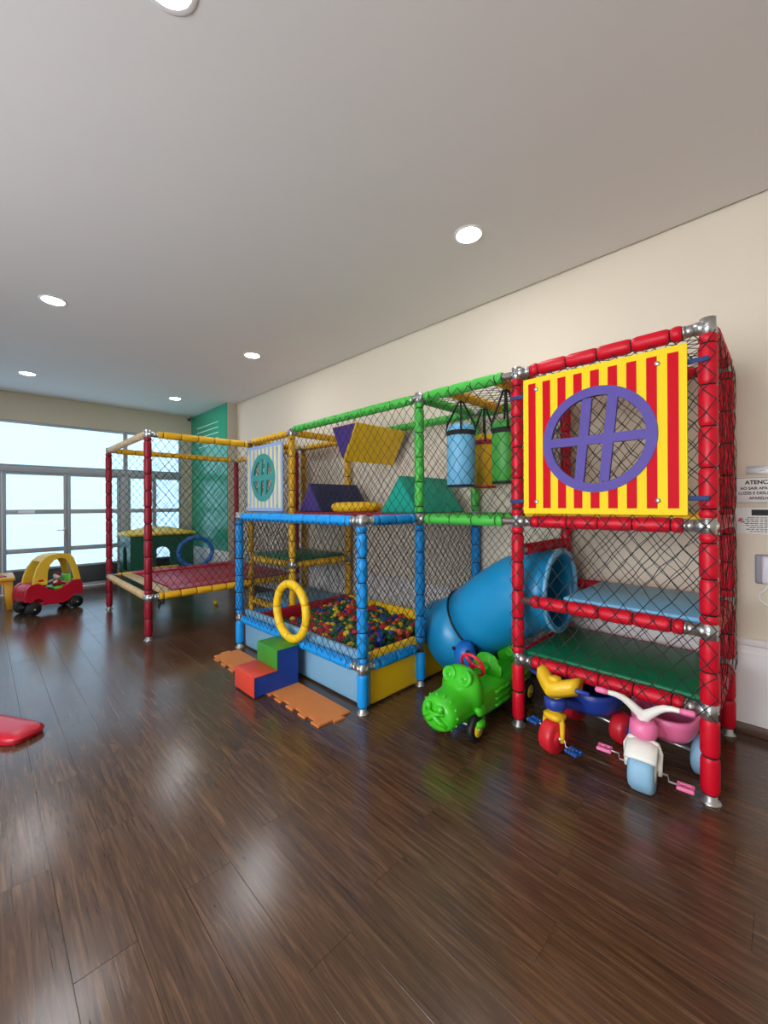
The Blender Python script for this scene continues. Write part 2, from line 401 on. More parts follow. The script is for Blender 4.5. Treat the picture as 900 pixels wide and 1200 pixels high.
# ceiling downlights
M_LAMP = emit('lit lamp diffuser', (246, 250, 255), LAMP)
ringm = MB().lathe([(.088, -.002), (.105, -.003), (.11, .0), (.11, .002), (.084, .002), (.084, -.001)], 32, cap=False).mesh('trim_ring', M_WHITE)
discm = MB().lathe([(.0001, .0005), (.088, .0005)], 32, cap=False).mesh('diffuser', M_LAMP)
LL = {(0, 1): 'round ceiling downlight above the red play tower', (1, 1): 'round ceiling downlight above the yellow climbing frame', (2, 1): 'round ceiling downlight by the green pier',
      (0, 0): 'round ceiling downlight over the open floor facing the red tower', (1, 0): 'round ceiling downlight over the open floor before the trampoline', (2, 0): 'round ceiling downlight above the toy car'}
for i, yy in enumerate((1.64, 4.96, 7.94)):
    for j, xx in enumerate((.5, 2.53)):
        t = thing('ceiling_downlight', LL[(i, j)], 'ceiling light', (xx, yy, C), 0, 'round ceiling downlights')
        o = bpy.data.objects.new('trim_ring', ringm); link(o, t, local=T(0, 0, -.002))
        o = bpy.data.objects.new('diffuser', discm); link(o, t, local=T(0, 0, -.002))

# ================================================================== PLAY FRAME HELPERS
SL = {}
def sleeve_mesh(L, r, m):
    k = (round(L, 3), round(r, 4), m.name)
    if k not in SL:
        p = [(r * .80, 0), (r * .80, .004), (r * .93, .010), (r, .022), (r * 1.0, L / 2), (r, L - .022), (r * .93, L - .010), (r * .82, L - .004), (r * .82, L)]
        SL[k] = MB().lathe(p, 14, mis=[1, 0, 0, 0, 0, 0, 0, 1]).mesh('foam_sleeve', [m, M_TIE])
    return SL[k]
def tube(parent, name, A, B, m, g0=.07, g1=.07, r=.041, seg=.18, ends=True, pipe=True, foot=False):
    A = Vector(A); B = Vector(B); d = B - A; Ln = d.length; dn = d.normalized()
    mb = MB().cyl(A, B, r * .62, 10)
    if foot:
        mb.lathe([(.05, 0), (.055, .004), (.05, .012), (r * .66, .02), (r * .66, .05)], 18, 0, T(A.x, A.y, A.z))
    o = wbuild(mb, name, M_STEEL, parent)
    q = dn.to_track_quat('Z', 'Y').to_matrix().to_4x4()
    tot = Ln - g0 - g1
    pieces = []
    if ends and tot > .45: e = .055; inner = tot - 2 * e; k = max(1, round(inner / seg)); pieces = [e] + [inner / k] * k + [e]
    else: k = max(1, round(tot / seg)); pieces = [tot / k] * k
    s = g0
    for L in pieces:
        sl = bpy.data.objects.new('foam_sleeve', sleeve_mesh(L, r, m)); link(sl, o, T(*(A + dn * s)) @ q); s += L
    return o
def post(parent, x, y, z0, z1, m, joints=(), r=.041, foot=True, top=True):
    # joints: heights left bare for clamps
    mb = MB().cyl((x, y, z0), (x, y, z1), r * .62, 10)
    if foot: mb.lathe([(.0001, 0), (.044, 0), (.047, .004), (.043, .010), (r * .7, .02), (r * .7, .05)], 18, 0, T(x, y, z0))
    o = wbuild(mb, 'post', M_STEEL, parent)
    js = sorted(joints); lo = z0 + (.045 if foot else 0)
    ivs = []
    for j in js + [None]:
        hi = (j - .035) if j is not None else z1
        if hi - lo > .05: ivs.append((lo, hi))
        if j is not None: lo = j + .035
    for a, b in ivs:
        tot = b - a; e = .05 if tot > .4 else 0
        k = max(1, round((tot - 2 * e) / .19)); ps = ([e] if e else []) + [(tot - 2 * e) / k] * k + ([e] if e else [])
        s = a
        for L in ps:
            sl = bpy.data.objects.new('foam_sleeve', sleeve_mesh(L, r, m)); link(sl, o, T(x, y, s)); s += L
    return o
CL = {}
def clamp(parent, P, dirs):
    k = tuple(dirs)
    if k not in CL:
        mb = MB().lathe([(.026, -.045), (.034, -.042), (.034, .042), (.026, .045)], 14)
        for d in dirs:
            d = Vector(d); mb.cyl((0, 0, 0), d * .055, .036, 12, r2=.033); mb.cyl(d * .055, d * .095, .031, 12); mb.cyl(d * .09, d * .10, .034, 12)
        d = Vector(dirs[0]); sd = d.cross(Vector((0, 0, 1)))
        mb.cyl(sd * -.04, sd * .04, .008, 8)
        CL[k] = mb.mesh('clamp', M_STEEL)
    o = bpy.data.objects.new('clamp', CL[k]); link(o, parent, T(*P)); return o
def net(parent, O, U, W, V, H, cw=.09, ch=.112, r=.0026, skip=None, name='net', jit=.007, m=M_BLACK):
    # knotted diamond net: a lattice of knots, each mesh a thin three-sided cord between two knots
    O = Vector(O); U = Vector(U); V = Vector(V); N = U.cross(V).normalized()
    nx = max(2, int(round(W / (cw / 2)))); ny = max(2, int(round(H / (ch / 2))))
    rg = random.Random(hash((round(O.x, 2), round(O.y, 2), round(O.z, 2), nx, ny)) & 0xffff)
    K = {}
    def knot(i, j):
        if (i, j) not in K:
            a = i * W / nx; b = j * H / ny
            edge = i in (0, nx) or j in (0, ny)
            q = 0 if edge else jit
            K[(i, j)] = O + U * (a + rg.uniform(-q, q)) + V * (b + rg.uniform(-q, q)) + N * (0 if edge else rg.uniform(-.006, .006))
        return K[(i, j)]
    vs = []; fs = []
    def cord(A, B):
        d = (B - A).normalized(); s = d.cross(N).normalized() * r; t = N * r
        o = len(vs)
        for P in (A, B):
            vs.extend([P + t, P - t * .5 + s * .87, P - t * .5 - s * .87])
        fs.extend([(o, o + 1, o + 4, o + 3), (o + 1, o + 2, o + 5, o + 4), (o + 2, o, o + 3, o + 5)])
    for i in range(nx):
        for j in range(ny):
            if (i + j) % 2 == 0: a, b = knot(i, j), knot(i + 1, j + 1)
            else: a, b = knot(i, j + 1), knot(i + 1, j)
            if skip and skip((a + b) / 2): continue
            cord(a, b)
    o = MB(); o.v = [tuple(p) for p in vs]; o.f = fs; o.m = [0] * len(fs); o.sm = [False] * len(fs)
    me = bpy.data.meshes.new(name); me.from_pydata(o.v, [], o.f); me.materials.append(m)
    ob = bpy.data.objects.new(name, me); link(ob, parent, Matrix()); return ob
EX, EY, EZ = Vector((1, 0, 0)), Vector((0, 1, 0)), Vector((0, 0, 1))
def circ(cx, cy, r, n=48, a0=0): return [(cx + r * math.cos(a0 + 2 * math.pi * i / n), cy + r * math.sin(a0 + 2 * math.pi * i / n)) for i in range(n)]
def wheel_panel(parent, x, y0, y1, z0, z1, mback, mstripe, mring, cy, cz, rr, nstripe, margin, sw, lean=.1, t=.012, ringw=.052):
    # stands in the plane x=const facing -x; local a = -y, b = z so that the outline is seen from the room
    mtx = Matrix(((0, 0, -1, x), (-1, 0, 0, 0), (0, 1, 0, 0), (0, 0, 0, 1)))
    a0, a1 = -y1, -y0; ca = -cy
    pan = wbuild(MB().prism([(a0, z0), (a1, z0), (a1, z1), (a0, z1)], 0, t, [circ(ca, cz, rr - .01, 56)], 0, mtx), 'striped_panel', mback, parent)
    step = (a1 - a0 - 2 * margin - sw) / (nstripe - 1)
    for i in range(nstripe):
        s0 = a0 + margin + i * step; s1 = s0 + sw
        def half(a, sgn):
            d = rr * rr - (a - ca) ** 2
            return cz + sgn * math.sqrt(d) if d > 0 else None
        xs = [s0 + (s1 - s0) * q / 6 for q in range(7)]
        if all(half(a, 1) is None for a in xs):
            wbuild(MB().prism([(s0, z0 + margin), (s1, z0 + margin), (s1, z1 - margin), (s0, z1 - margin)], t, t + .002, (), 0, mtx), 'stripe', mstripe, pan)
        else:
            up = [(a, half(a, 1) if half(a, 1) is not None else cz) for a in xs]
            dn = [(a, half(a, -1) if half(a, -1) is not None else cz - .0005) for a in xs]
            wbuild(MB().prism(up + [(s1, z1 - margin), (s0, z1 - margin)], t, t + .002, (), 0, mtx), 'stripe', mstripe, pan)
            wbuild(MB().prism([(s0, z0 + margin), (s1, z0 + margin)] + dn[::-1], t, t + .002, (), 0, mtx), 'stripe', mstripe, pan)
    rg = MB().prism(circ(ca, cz, rr, 56), -.004, t + .008, [circ(ca, cz, rr - ringw, 56)], 0, mtx)
    ri = rr - ringw + .004; bw = ringw * .5
    rg.prism([(ca - math.sqrt(ri * ri - bw * bw), cz - bw), (ca + math.sqrt(ri * ri - bw * bw), cz - bw), (ca + math.sqrt(ri * ri - bw * bw), cz + bw), (ca - math.sqrt(ri * ri - bw * bw), cz + bw)], -.003, t + .007, (), 0, mtx)
    for o in (-.068, .068):
        h = math.sqrt(ri * ri - o * o) - .004
        o = o * rr / .305
        rg.prism([(ca + o - bw - lean * h, cz - h), (ca + o + bw - lean * h, cz - h), (ca + o + bw + lean * h, cz + h), (ca + o - bw + lean * h, cz + h)], -.002, t + .006, (), 0, mtx)
    wbuild(rg, 'wheel_ring', mring, pan)
    for a in (a0 + .085, a1 - .085 - .04):
        for z in (z0 + .075, z1 - .075):
            wbuild(MB().lathe([(.013, 0), (.013, .003), (.009, .006), (.0001, .007)], 12, 0, T(x - t - .002, -a, z) @ RY(R(-90))), 'bolt', M_STEEL, pan)
    return pan
def ring(parent, name, C0, U, V, rad, r, m, n=9):
    # foam-wrapped hoop: one sleeve after another round the circle
    C0 = Vector(C0); U = Vector(U); V = Vector(V)
    def pt(a, ra=1): return C0 + U * math.cos(a) * rad[0] * ra + V * math.sin(a) * rad[1] * ra
    o = wbuild(MB().path([pt(2 * math.pi * i / 40) for i in range(40)], r * .6, 8, closed=True), name, M_TIE, parent)
    for k in range(n):
        a0 = 2 * math.pi * k / n; a1 = a0 + 2 * math.pi / n
        pts = [pt(a0 + (a1 - a0) * (q / 8)) for q in range(9)]
        rs = [r * f for f in (.8, .97, 1, 1, 1, 1, 1, .97, .8)]
        pts[1] = pt(a0 + (a1 - a0) * .03); pts[7] = pt(a0 + (a1 - a0) * .97)
        wbuild(MB().path(pts, r, 10, rs=rs), 'foam_sleeve', m, o)
    return o

# positions of the frame
FX, BX = 2.585, 3.43
Y0, Y1, Y2, Y3, Y4 = .28, 1.30, 2.167, 4.11, 5.13
PX = 1.94
ZT, ZM, ZB2, ZL = 2.385, 1.385, .855, .455

# ================================================================== RED TOWER
tw = thing('play_tower', 'red foam-wrapped play tower with red and yellow striped wheel panel', 'play structure', ((FX + BX) / 2, (Y0 + Y1) / 2, 0))
for x, y in ((FX, Y0), (FX, Y1), (BX, Y0), (BX, Y1)):
    post(tw, x, y, 0, ZT + .02, M_RED, (ZT, ZM, ZB2, ZL) if y == Y0 else (ZT, ZM, ZL))
for z in (ZT, ZM, ZB2, ZL):
    for x in (FX, BX): tube(tw, 'rail', (x, Y0, z), (x, Y1, z), M_RED, .1, .1)
    tube(tw, 'rail', (FX, Y0, z), (BX, Y0, z), M_RED, .1, .1)
for z in (ZT, ZM, 1.185, ZL): tube(tw, 'rail', (FX, Y1, z), (BX, Y1, z), M_RED, .1, .1)
for z in (ZT, ZM, ZB2, ZL):
    for x, sx in ((FX, 1), (BX, -1)):
        for y, sy in ((Y0, 1), (Y1, -1)):
            if y == Y1 and z == ZB2: continue
            clamp(tw, (x, y, z), ((0, sy, 0), (sx, 0, 0)))
wbuild(MB().rbox((FX + .04, Y0 + .03, .465), (BX - .04, Y1 - .03, .505), .012), 'deck', M_DKG, tw, 'dark green padded deck')
wbuild(MB().rbox((FX + .05, Y0 + .03, .872), (BX - .05, 1.02, .905), .012), 'deck', M_LB, tw, 'light blue padded deck')
wbuild(MB().rbox((FX + .03, Y0 + .03, 1.405), (BX - .04, Y1 - .03, 1.44), .012), 'deck', M_YV, tw, 'yellow padded deck')
net(tw, (FX - .044, Y0 - .035, .42), EY, Y1 - Y0 + .07, EZ, 1.93)
net(tw, (BX - .03, Y0, .47), EY, Y1 - Y0, EZ, 1.88)
net(tw, (FX, Y0 - .044, .45), EX, BX - FX + .04, EZ, 1.9, .11, .13, r=.0016)
net(tw, (FX, Y1 - .02, ZM), EX, BX - FX, EZ, .98)
net(tw, (FX, Y0 + .02, ZT + .02), EX, BX - FX, EY, Y1 - Y0 - .04)
pan = wheel_panel(tw, FX - .062, .355, 1.218, 1.44, 2.307, M_PY, M_PR, M_PUR, .782, 1.872, .305, 9, .034, .048)
for y0_, y1_, zz in ((.36, .27, 2.215), (.36, .27, 1.525), (1.21, 1.325, 2.21), (1.21, 1.325, 1.52)):
    wbuild(MB().rbox((FX - .056, min(y0_, y1_), zz - .012), (FX - .048, max(y0_, y1_), zz + .012), .003), 'strap', M_STRAP, tw)

# ================================================================== TUNNEL SLIDE
sl = thing('tunnel_slide', 'blue plastic tube slide running from the red tower into the ball pit', 'slide', (2.98, 1.7, 0))
AX = 2.98
def tubeseg(pts, r, n=32, flare=None):
    mb = MB(); pts = [Vector(p) for p in pts]; k = len(pts)
    rings = []
    for off in (0, -.014):
        rr = []
        for i, p in enumerate(pts):
            t = (pts[min(i + 1, k - 1)] - pts[max(i - 1, 0)]).normalized(); u = EX; v = t.cross(u).normalized()
            ra = r[i] + off
            rr.append([p + u * math.cos(2 * math.pi * j / n) * ra + v * math.sin(2 * math.pi * j / n) * ra for j in range(n)])
        rings.append(rr)
    loop = rings[0] + rings[1][::-1] + [rings[0][0]]
    mb.loft(loop, cap=False); return mb
RT = .30
wbuild(tubeseg([(AX, 1.885, .50), (AX, 2.02, .40), (AX, 2.15, .33)], [RT, RT + .005, RT + .03]), 'tube_section', M_TUBE, sl)
pth = [(AX, 1.16, .875), (AX, 1.24, .87), (AX, 1.34, .855), (AX, 1.45, .81), (AX, 1.6, .715), (AX, 1.75, .605), (AX, 1.88, .505)]
wbuild(tubeseg(pth, [RT - .02, RT - .01, RT, RT + .006, RT + .008, RT + .006, RT + .002]), 'tube_section', M_TUBE, sl)
wbuild(tubeseg([(AX, 1.885, .500), (AX, 1.875, .508)], [RT + .014, RT + .014]), 'joint_band', M_TIE, sl)
wbuild(MB().lathe([(RT - .035, 0), (RT + .0, 0), (RT + .006, .01), (RT, .022), (RT - .035, .022), (RT - .035, 0)], 40, 0, T(AX, 1.155, .875) @ RX(R(-90)), cap=False), 'mouth_flange', M_LB, sl)

# ================================================================== BALL PIT AND UPPER BAY
bp_ = thing('ball_pit_frame', 'blue and green foam-wrapped frame holding the ball pit and upper deck', 'play structure', (2.6, 2.9, 0))
for x, y in ((PX, Y2), (PX, Y3)): post(bp_, x, y, 0, ZM + .02, M_BLUE, (.32, ZM))
for x, y in ((FX, Y2), (BX, Y2)):
    post(bp_, x, y, 0, ZM - .05, M_BLUE, (.32,))
    post(bp_, x, y, ZM + .05, ZT + .02, M_GREEN, (ZT,), foot=False)
for z in (.32, ZM):
    tube(bp_, 'rail', (PX, Y2, z), (PX, Y3, z), M_BLUE, .1, .09)
    tube(bp_, 'rail', (PX, Y2, z), (FX, Y2, z), M_BLUE, .1, .08)
    tube(bp_, 'rail', (PX, Y3, z), (FX, Y3, z), M_BLUE, .1, .08)
    clamp(bp_, (PX, Y2, z), ((0, 1, 0), (1, 0, 0))); clamp(bp_, (PX, Y3, z), ((0, -1, 0), (1, 0, 0)))
for x in (FX, BX):
    tube(bp_, 'rail', (x, Y1, ZT), (x, Y2, ZT), M_GREEN, .1, .07)
    tube(bp_, 'rail', (x, Y2, ZT), (x, Y3, ZT), M_GREEN, .07, .07)
    tube(bp_, 'rail', (x, Y1, ZM), (x, Y2, ZM), M_GREEN, .1, .07)
    clamp(bp_, (x, Y2, ZT), ((0, 1, 0), (0, -1, 0))); clamp(bp_, (x, Y2, ZM), ((0, 1, 0), (0, -1, 0)))
tube(bp_, 'rail', (FX, Y2, ZT), (BX, Y2, ZT), M_GREEN)
tube(bp_, 'rail', (FX, Y2, ZM), (BX, Y2, ZM), M_GREEN)
for y in (1.88, 1.46): tube(bp_, 'hanging_rail', (FX, y, ZT), (BX, y, ZT), M_YEL, .03, .03)
wbuild(MB().rbox((FX + .0, Y2 + .03, 1.395), (BX - .04, Y3 - .03, 1.425), .01), 'deck', M_RV, bp_, 'dark red deck')
# padded pit walls
wbuild(MB().rbox((PX + .045, Y2 + .02, .013), (PX + .105, Y3 - .02, .40), .018), 'pit_wall', M_GB, bp_, 'grey blue padded wall')
wbuild(MB().rbox((PX + .105, Y2 + .02, .013), (BX - .02, Y2 + .08, .395), .018), 'pit_wall', M_YV, bp_, 'yellow padded wall')
wbuild(MB().rbox((BX - .08, Y2 + .08, .013), (BX - .02, Y3 - .08, .34), .018), 'pit_wall', M_YV, bp_, 'yellow padded wall')
wbuild(MB().rbox((PX + .105, Y3 - .08, .013), (BX - .02, Y3 - .02, .34), .018), 'pit_wall', M_RV, bp_, 'dark red padded wall')
wbuild(MB().prism([(-.02, .10), (.30, .10), (.0, .36), (-.02, .36)], 2.42, 3.3, (), 0, Matrix(((0, 0, 1, 0), (1, 0, 0, Y2 + .1), (0, 1, 0, 0), (0, 0, 0, 1)))), 'landing_wedge', M_GB, bp_, 'grey blue wedge below the slide')
wbuild(MB().box((PX + .105, Y2 + .08, .013), (BX - .08, Y3 - .08, .05)), 'pit_floor', M_GB, bp_)
RC = (3.03, .59)   # y and z of the yellow entry hoop
inhoop = lambda p: (p.y - RC[0]) ** 2 + (p.z - RC[1]) ** 2 < .25 ** 2
net(bp_, (PX - .044, Y2 - .04, .34), EY, Y3 - Y2 + .08, EZ, 1.03, .078, .098, skip=inhoop)
net(bp_, (PX - .03, Y2 - .044, .34), EX, FX - PX + .06, EZ, 1.03, .078, .098)
net(bp_, (PX, Y3 + .04, .34), EX, FX - PX, EZ, 1.03, .078, .098)
net(bp_, (BX - .045, Y1, .34), EY, Y2 - Y1, EZ, 1.03, .07, .08)
net(bp_, (BX - .045, Y2, .34), EY, Y3 - Y2, EZ, 1.03, .07, .08)
net(bp_, (BX + .02, Y2, .34), EY, Y3 - Y2, EZ, 1.03, .07, .08)
net(bp_, (FX, Y2 + .02, .4), EX, BX - FX, EZ, .98, .078, .098, skip=lambda p: (p.x - AX) ** 2 + (p.z - .36) ** 2 < .34 ** 2)
net(bp_, (FX - .044, Y1, 1.40), EY, Y2 - Y1, EZ, .98)
net(bp_, (FX - .044, Y2, 1.40), EY, Y3 - Y2, EZ, .98)
net(bp_, (BX - .04, Y1, 1.40), EY, Y2 - Y1, EZ, .98)
net(bp_, (BX - .04, Y2, 1.40), EY, Y3 - Y2, EZ, .98)
net(bp_, (FX, Y1, ZT + .01), EX, BX - FX, EY, Y2 - Y1)
ring(bp_, 'entry_hoop', (PX - .05, RC[0], RC[1]), EY, EZ, (.232, .235), .036, M_YV)

# ================================================================== YELLOW CLIMBING FRAME
yf = thing('climbing_frame', 'yellow foam-wrapped climbing frame with pale blue and yellow striped panel', 'play structure', ((FX + BX) / 2, 4.6, 0))
for x in (FX, BX):
    for y in (Y3, Y4):
        post(yf, x, y, 0, ZT - .01, M_YEL, (ZT - .03, .80) if y == Y3 else (ZT - .05, .80))
for z in (ZT - .035, .80, .24):
    for x in (FX, BX): tube(yf, 'rail', (x, Y3, z), (x, Y4, z), M_YEL, .07, .07)
    for y in (Y3, Y4): tube(yf, 'rail', (FX, y, z), (BX, y, z), M_YEL, .07, .07)
for x in (FX, BX): tube(yf, 'rail', (x, Y3, ZM), (x, Y4, ZM), M_YEL, .07, .07)
for z in (ZT - .035, .80):
    for x, sx in ((FX, 1), (BX, -1)):
        for y, sy in ((Y3, 1), (Y4, -1)): clamp(yf, (x, y, z), ((0, sy, 0), (sx, 0, 0)))
wbuild(MB().rbox((FX + .04, Y3 + .04, .83), (BX - .04, Y4 - .04, .87), .012), 'deck', M_DKG, yf, 'green padded deck')
wbuild(MB().rbox((FX + .04, Y3 + .04, .27), (BX - .04, Y4 - .04, .31), .012), 'deck', M_GB, yf, 'grey blue padded deck')
wbuild(MB().rbox((FX + .02, Y3 + .03, 1.395), (BX - .04, Y4 - .03, 1.425), .01), 'deck', M_RV, yf, 'dark red deck')
for z0_, h_ in ((.25, 1.12), (1.39, .95)):
    net(yf, (FX - .044, Y3, z0_), EY, Y4 - Y3, EZ, h_)
    net(yf, (BX - .03, Y3, z0_), EY, Y4 - Y3, EZ, h_)
    net(yf, (FX, Y4 - .01, z0_), EX, BX - FX, EZ, h_)
net(yf, (FX, Y3 - .03, .42), EX, BX - FX, EZ, .95)
wheel_panel(yf, FX - .062, 4.20, 5.10, 1.43, 2.26, M_PB, M_PPY, M_TEAL, 4.66, 1.85, .30, 9, .04, .048, ringw=.07)

# ================================================================== TRAMPOLINE
TX0, TX1, TY0, TY1, ZTT, ZTB = 1.325, 3.25, 5.06, 7.0, 2.31, .475
tp = thing('netted_trampoline', 'netted trampoline with crimson posts and yellow foam rails', 'trampoline', ((TX0 + TX1) / 2, (TY0 + TY1) / 2, 0))
for x, y in ((TX0, TY0), (TX0, TY1), (TX1, TY0), (TX1, TY1)): post(tp, x, y, 0, ZTT + .02, M_MAROON, (ZTT, ZTB))
for z in (ZTT, ZTB):
    tube(tp, 'rail', (TX0, TY0, z), (2.53 if z == ZTT else TX1, TY0, z), M_YEL, .1, .02 if z == ZTT else .08)
    tube(tp, 'rail', (TX0, TY1, z), (TX1, TY1, z), M_YEL, .1, .1)
    tube(tp, 'rail', (TX0, TY0, z), (TX0, TY1, z), M_TAN, .1, .1)
    tube(tp, 'rail', (TX1, TY0, z), (TX1, TY1, z), M_YEL, .1, .1)
    for x, sx in ((TX0, 1), (TX1, -1)):
        for y, sy in ((TY0, 1), (TY1, -1)): clamp(tp, (x, y, z), ((0, sy, 0), (sx, 0, 0)))
wbuild(MB().rbox((TX0 + .32, TY0 + .26, .492), (TX1 - .26, TY1 - .26, .504), .004), 'jump_mat', M_RV, tp, 'crimson jump mat')
for k, (a, b) in enumerate((((TX0 + .28, TY0 + .03, .50), (TX1 - .04, TY0 + .27, .525)), ((TX0 + .28, TY1 - .28, .50), (TX1 - .04, TY1 - .05, .53)), ((TX1 - .27, TY0 + .27, .50), (TX1 - .05, TY1 - .28, .53)))):
    wbuild(MB().rbox(a, b, .012), 'edge_pad', M_RV, tp)
wbuild(MB().rbox((TX0 + .14, TY0 + .06, .488), (TX0 + .30, TY1 - .06, .500), .004), 'edge_pad', M_TAN, tp, 'tan edge pad')
for i in range(16):
    yy = TY0 + .1 + i * (TY1 - TY0 - .2) / 15
    wbuild(MB().cyl((TX0 + .035, yy, ZTB + .02), (TX0 + .16, yy, .497), .005, 6), 'spring', M_TIE, tp)
wbuild(MB().path([(1.43, 5.06, .44), (1.44, 5.045, .40), (1.425, 5.04, .36), (1.43, 5.05, .33)], .014, 6, rs=[.012, .02, .014, .005]).path([(1.47, 5.06, .44), (1.475, 5.045, .41), (1.47, 5.04, .375)], .012, 6, rs=[.01, .016, .005]), 'strap_end', M_BSTRAP, tp)
for (O, U, Wd) in (((TX0, TY0, ZTB + .02), EX, 2.53 - TX0), ((TX0, TY1, ZTB + .02), EX, TX1 - TX0), ((TX1, TY0, ZTB + .02), EY, TY1 - TY0)):
    net(tp, O, U, Wd, EZ, ZTT - ZTB - .03, r=.003, skip=(lambda p: (p.x - 2.53) ** 2 / .27 ** 2 + (p.z - .73) ** 2 / .23 ** 2 < 1) if O[1] == TY1 else None)
ring(tp, 'entry_hoop', (2.53, TY1 - .04, .735), EX, EZ, (.27, .235), .034, M_HOOPB, 8)

# ================================================================== THINGS ON THE UPPER DECK
def tri_prism(name, label, y0, y1, ya, x0, x1, zbase, zapex, mside, mend, hooks=False):
    t = thing(name, label, 'foam block', ((x0 + x1) / 2, ya, min(zbase, zapex)))
    bm = bmesh.new()
    pts = [(y0, zbase), (y1, zbase), (ya, zapex)]
    vs = [bm.verts.new((x, p[0], p[1])) for x in (x0, x1) for p in pts]
    for f in ((0, 1, 2), (5, 4, 3), (0, 3, 4, 1), (1, 4, 5, 2), (2, 5, 3, 0)): bm.faces.new([vs[i] for i in f])
    bmesh.ops.bevel(bm, geom=bm.edges[:], offset=.008, segments=1, affect='EDGES')
    mb = MB(); mb.frombm(bm)
    wbuild(mb, 'body', mside, t)
    for x, s in ((x0, -1), (x1, 1)):
        cy = (y0 + y1 + ya) / 3; cz = (2 * zbase + zapex) / 3
        q = [(cy + (p[0] - cy) * .93, cz + (p[1] - cz) * .93) for p in pts]
        m4 = Matrix(((0, 0, 1, x), (1, 0, 0, 0), (0, 1, 0, 0), (0, 0, 0, 1)))
        wbuild(MB().prism(q, -.002 if s > 0 else -.003, .003 if s > 0 else .002, (), 0, m4), 'end_face', mend, t)
    if hooks:
        for x in (x0 + .03, x1 - .03):
            for y in (y0 + .07, y1 - .07):
                wbuild(MB().path([(x, y, zbase - .002), (x, y, zbase + .03)], .005, 6).path([(x + .014 * math.cos(a), y, zbase + .034 + .014 * math.sin(a)) for a in [i * math.pi / 4 for i in range(8)]], .004, 6, closed=True), 'hook', M_STEEL, t)
    return t
tri_prism('hanging_foam_wedge', 'yellow foam wedge with purple end hanging from the green rails', 3.02, 3.42, 3.23, 2.64, 3.38, 2.325, 1.95, M_YV, M_DPUR, True)
tri_prism('foam_wedge', 'teal green foam wedge standing on the upper deck', 2.25, 2.70, 2.46, 2.65, 3.36, 1.426, 1.768, M_TEALV, M_TEALV)
tri_prism('foam_wedge', 'navy foam wedge with purple end standing on the upper deck', 3.62, 4.06, 3.84, 2.65, 3.36, 1.426, 1.756, M_NAVY, M_DPUR)
rc = thing('round_cushion', 'round yellow fluted cushion lying on the upper deck', 'cushion', (2.87, 3.28, 1.426))
mb = MB(); n = 48
def fl_ring(r, z, amp): return [((r + amp * math.cos(12 * 2 * math.pi * i / n)) * math.cos(2 * math.pi * i / n), (r + amp * math.cos(12 * 2 * math.pi * i / n)) * math.sin(2 * math.pi * i / n), z) for i in range(n)]
mb.loft([fl_ring(.20, 0, .0), fl_ring(.255, .012, .006), fl_ring(.272, .05, .008), fl_ring(.262, .085, .007), fl_ring(.22, .103, .002), fl_ring(.12, .108, 0), fl_ring(.02, .10, 0)])
mb.build('body', M_YV, rc)
MB().lathe([(.0001, .104), (.018, .105), (.016, .11), (.0001, .112)], 12).build('button', M_YEL, rc)
def bag(label, x, y, r, z0, z1, m, mband):
    t = thing('punching_bag', label, 'punching bag', (x, y, z0), 0, 'small punching bags hung in the green bay')
    b = MB().lathe([(.0001, 0), (r * .9, 0), (r, .012), (r * 1.02, (z1 - z0) * .5), (r, z1 - z0 - .03), (r * .92, z1 - z0 - .005), (r * .5, z1 - z0 + .015), (.0001, z1 - z0 + .02)], 28)
    b.build('body', m, t)
    MB().lathe([(r * 1.012, z1 - z0 - .085), (r * 1.03, z1 - z0 - .08), (r * 1.03, z1 - z0 - .05), (r * 1.012, z1 - z0 - .045)], 28, cap=False).build('band', mband, t)
    MB().lathe([(r * .93, .0), (r * 1.01, .004), (r * 1.02, .016), (r * 1.0, .02)], 28, cap=False).build('bottom_seam', mband if mband != M_BSTRAP else M_TIE, t)
    H = ZT + .03 - z0
    for a in (0, 90):
        c, s = math.cos(R(a + 35)), math.sin(R(a + 35))
        p = [(c * r * 1.03, s * r * 1.03, z1 - z0 - .06), (c * r * .97, s * r * .97, z1 - z0 + .01), (c * .02, s * .02, H - .085), (0, 0, H - .075), (-c * .02, -s * .02, H - .085), (-c * r * .97, -s * r * .97, z1 - z0 + .01), (-c * r * 1.03, -s * r * 1.03, z1 - z0 - .06)]
        MB().path(p, .009, 6).build('strap', M_BSTRAP, t)
    return t
M_BAGB = mat('light blue bag vinyl', (112, 184, 222), .45, var=.05)
M_BAGG = mat('leaf green bag vinyl', (56, 150, 48), .45, var=.05)
bag('light blue punching bag hanging on black straps in the green bay', 2.77, 1.88, .112, 1.64, 2.14, M_BAGB, M_BSTRAP)
bag('yellow punching bag with dark red band hanging in the green bay', 3.13, 1.88, .098, 1.64, 2.10, M_YEL, M_RV)
bag('green punching bag hanging on black straps next to the red tower', 2.73, 1.46, .10, 1.65, 2.10, M_BAGG, M_BSTRAP)

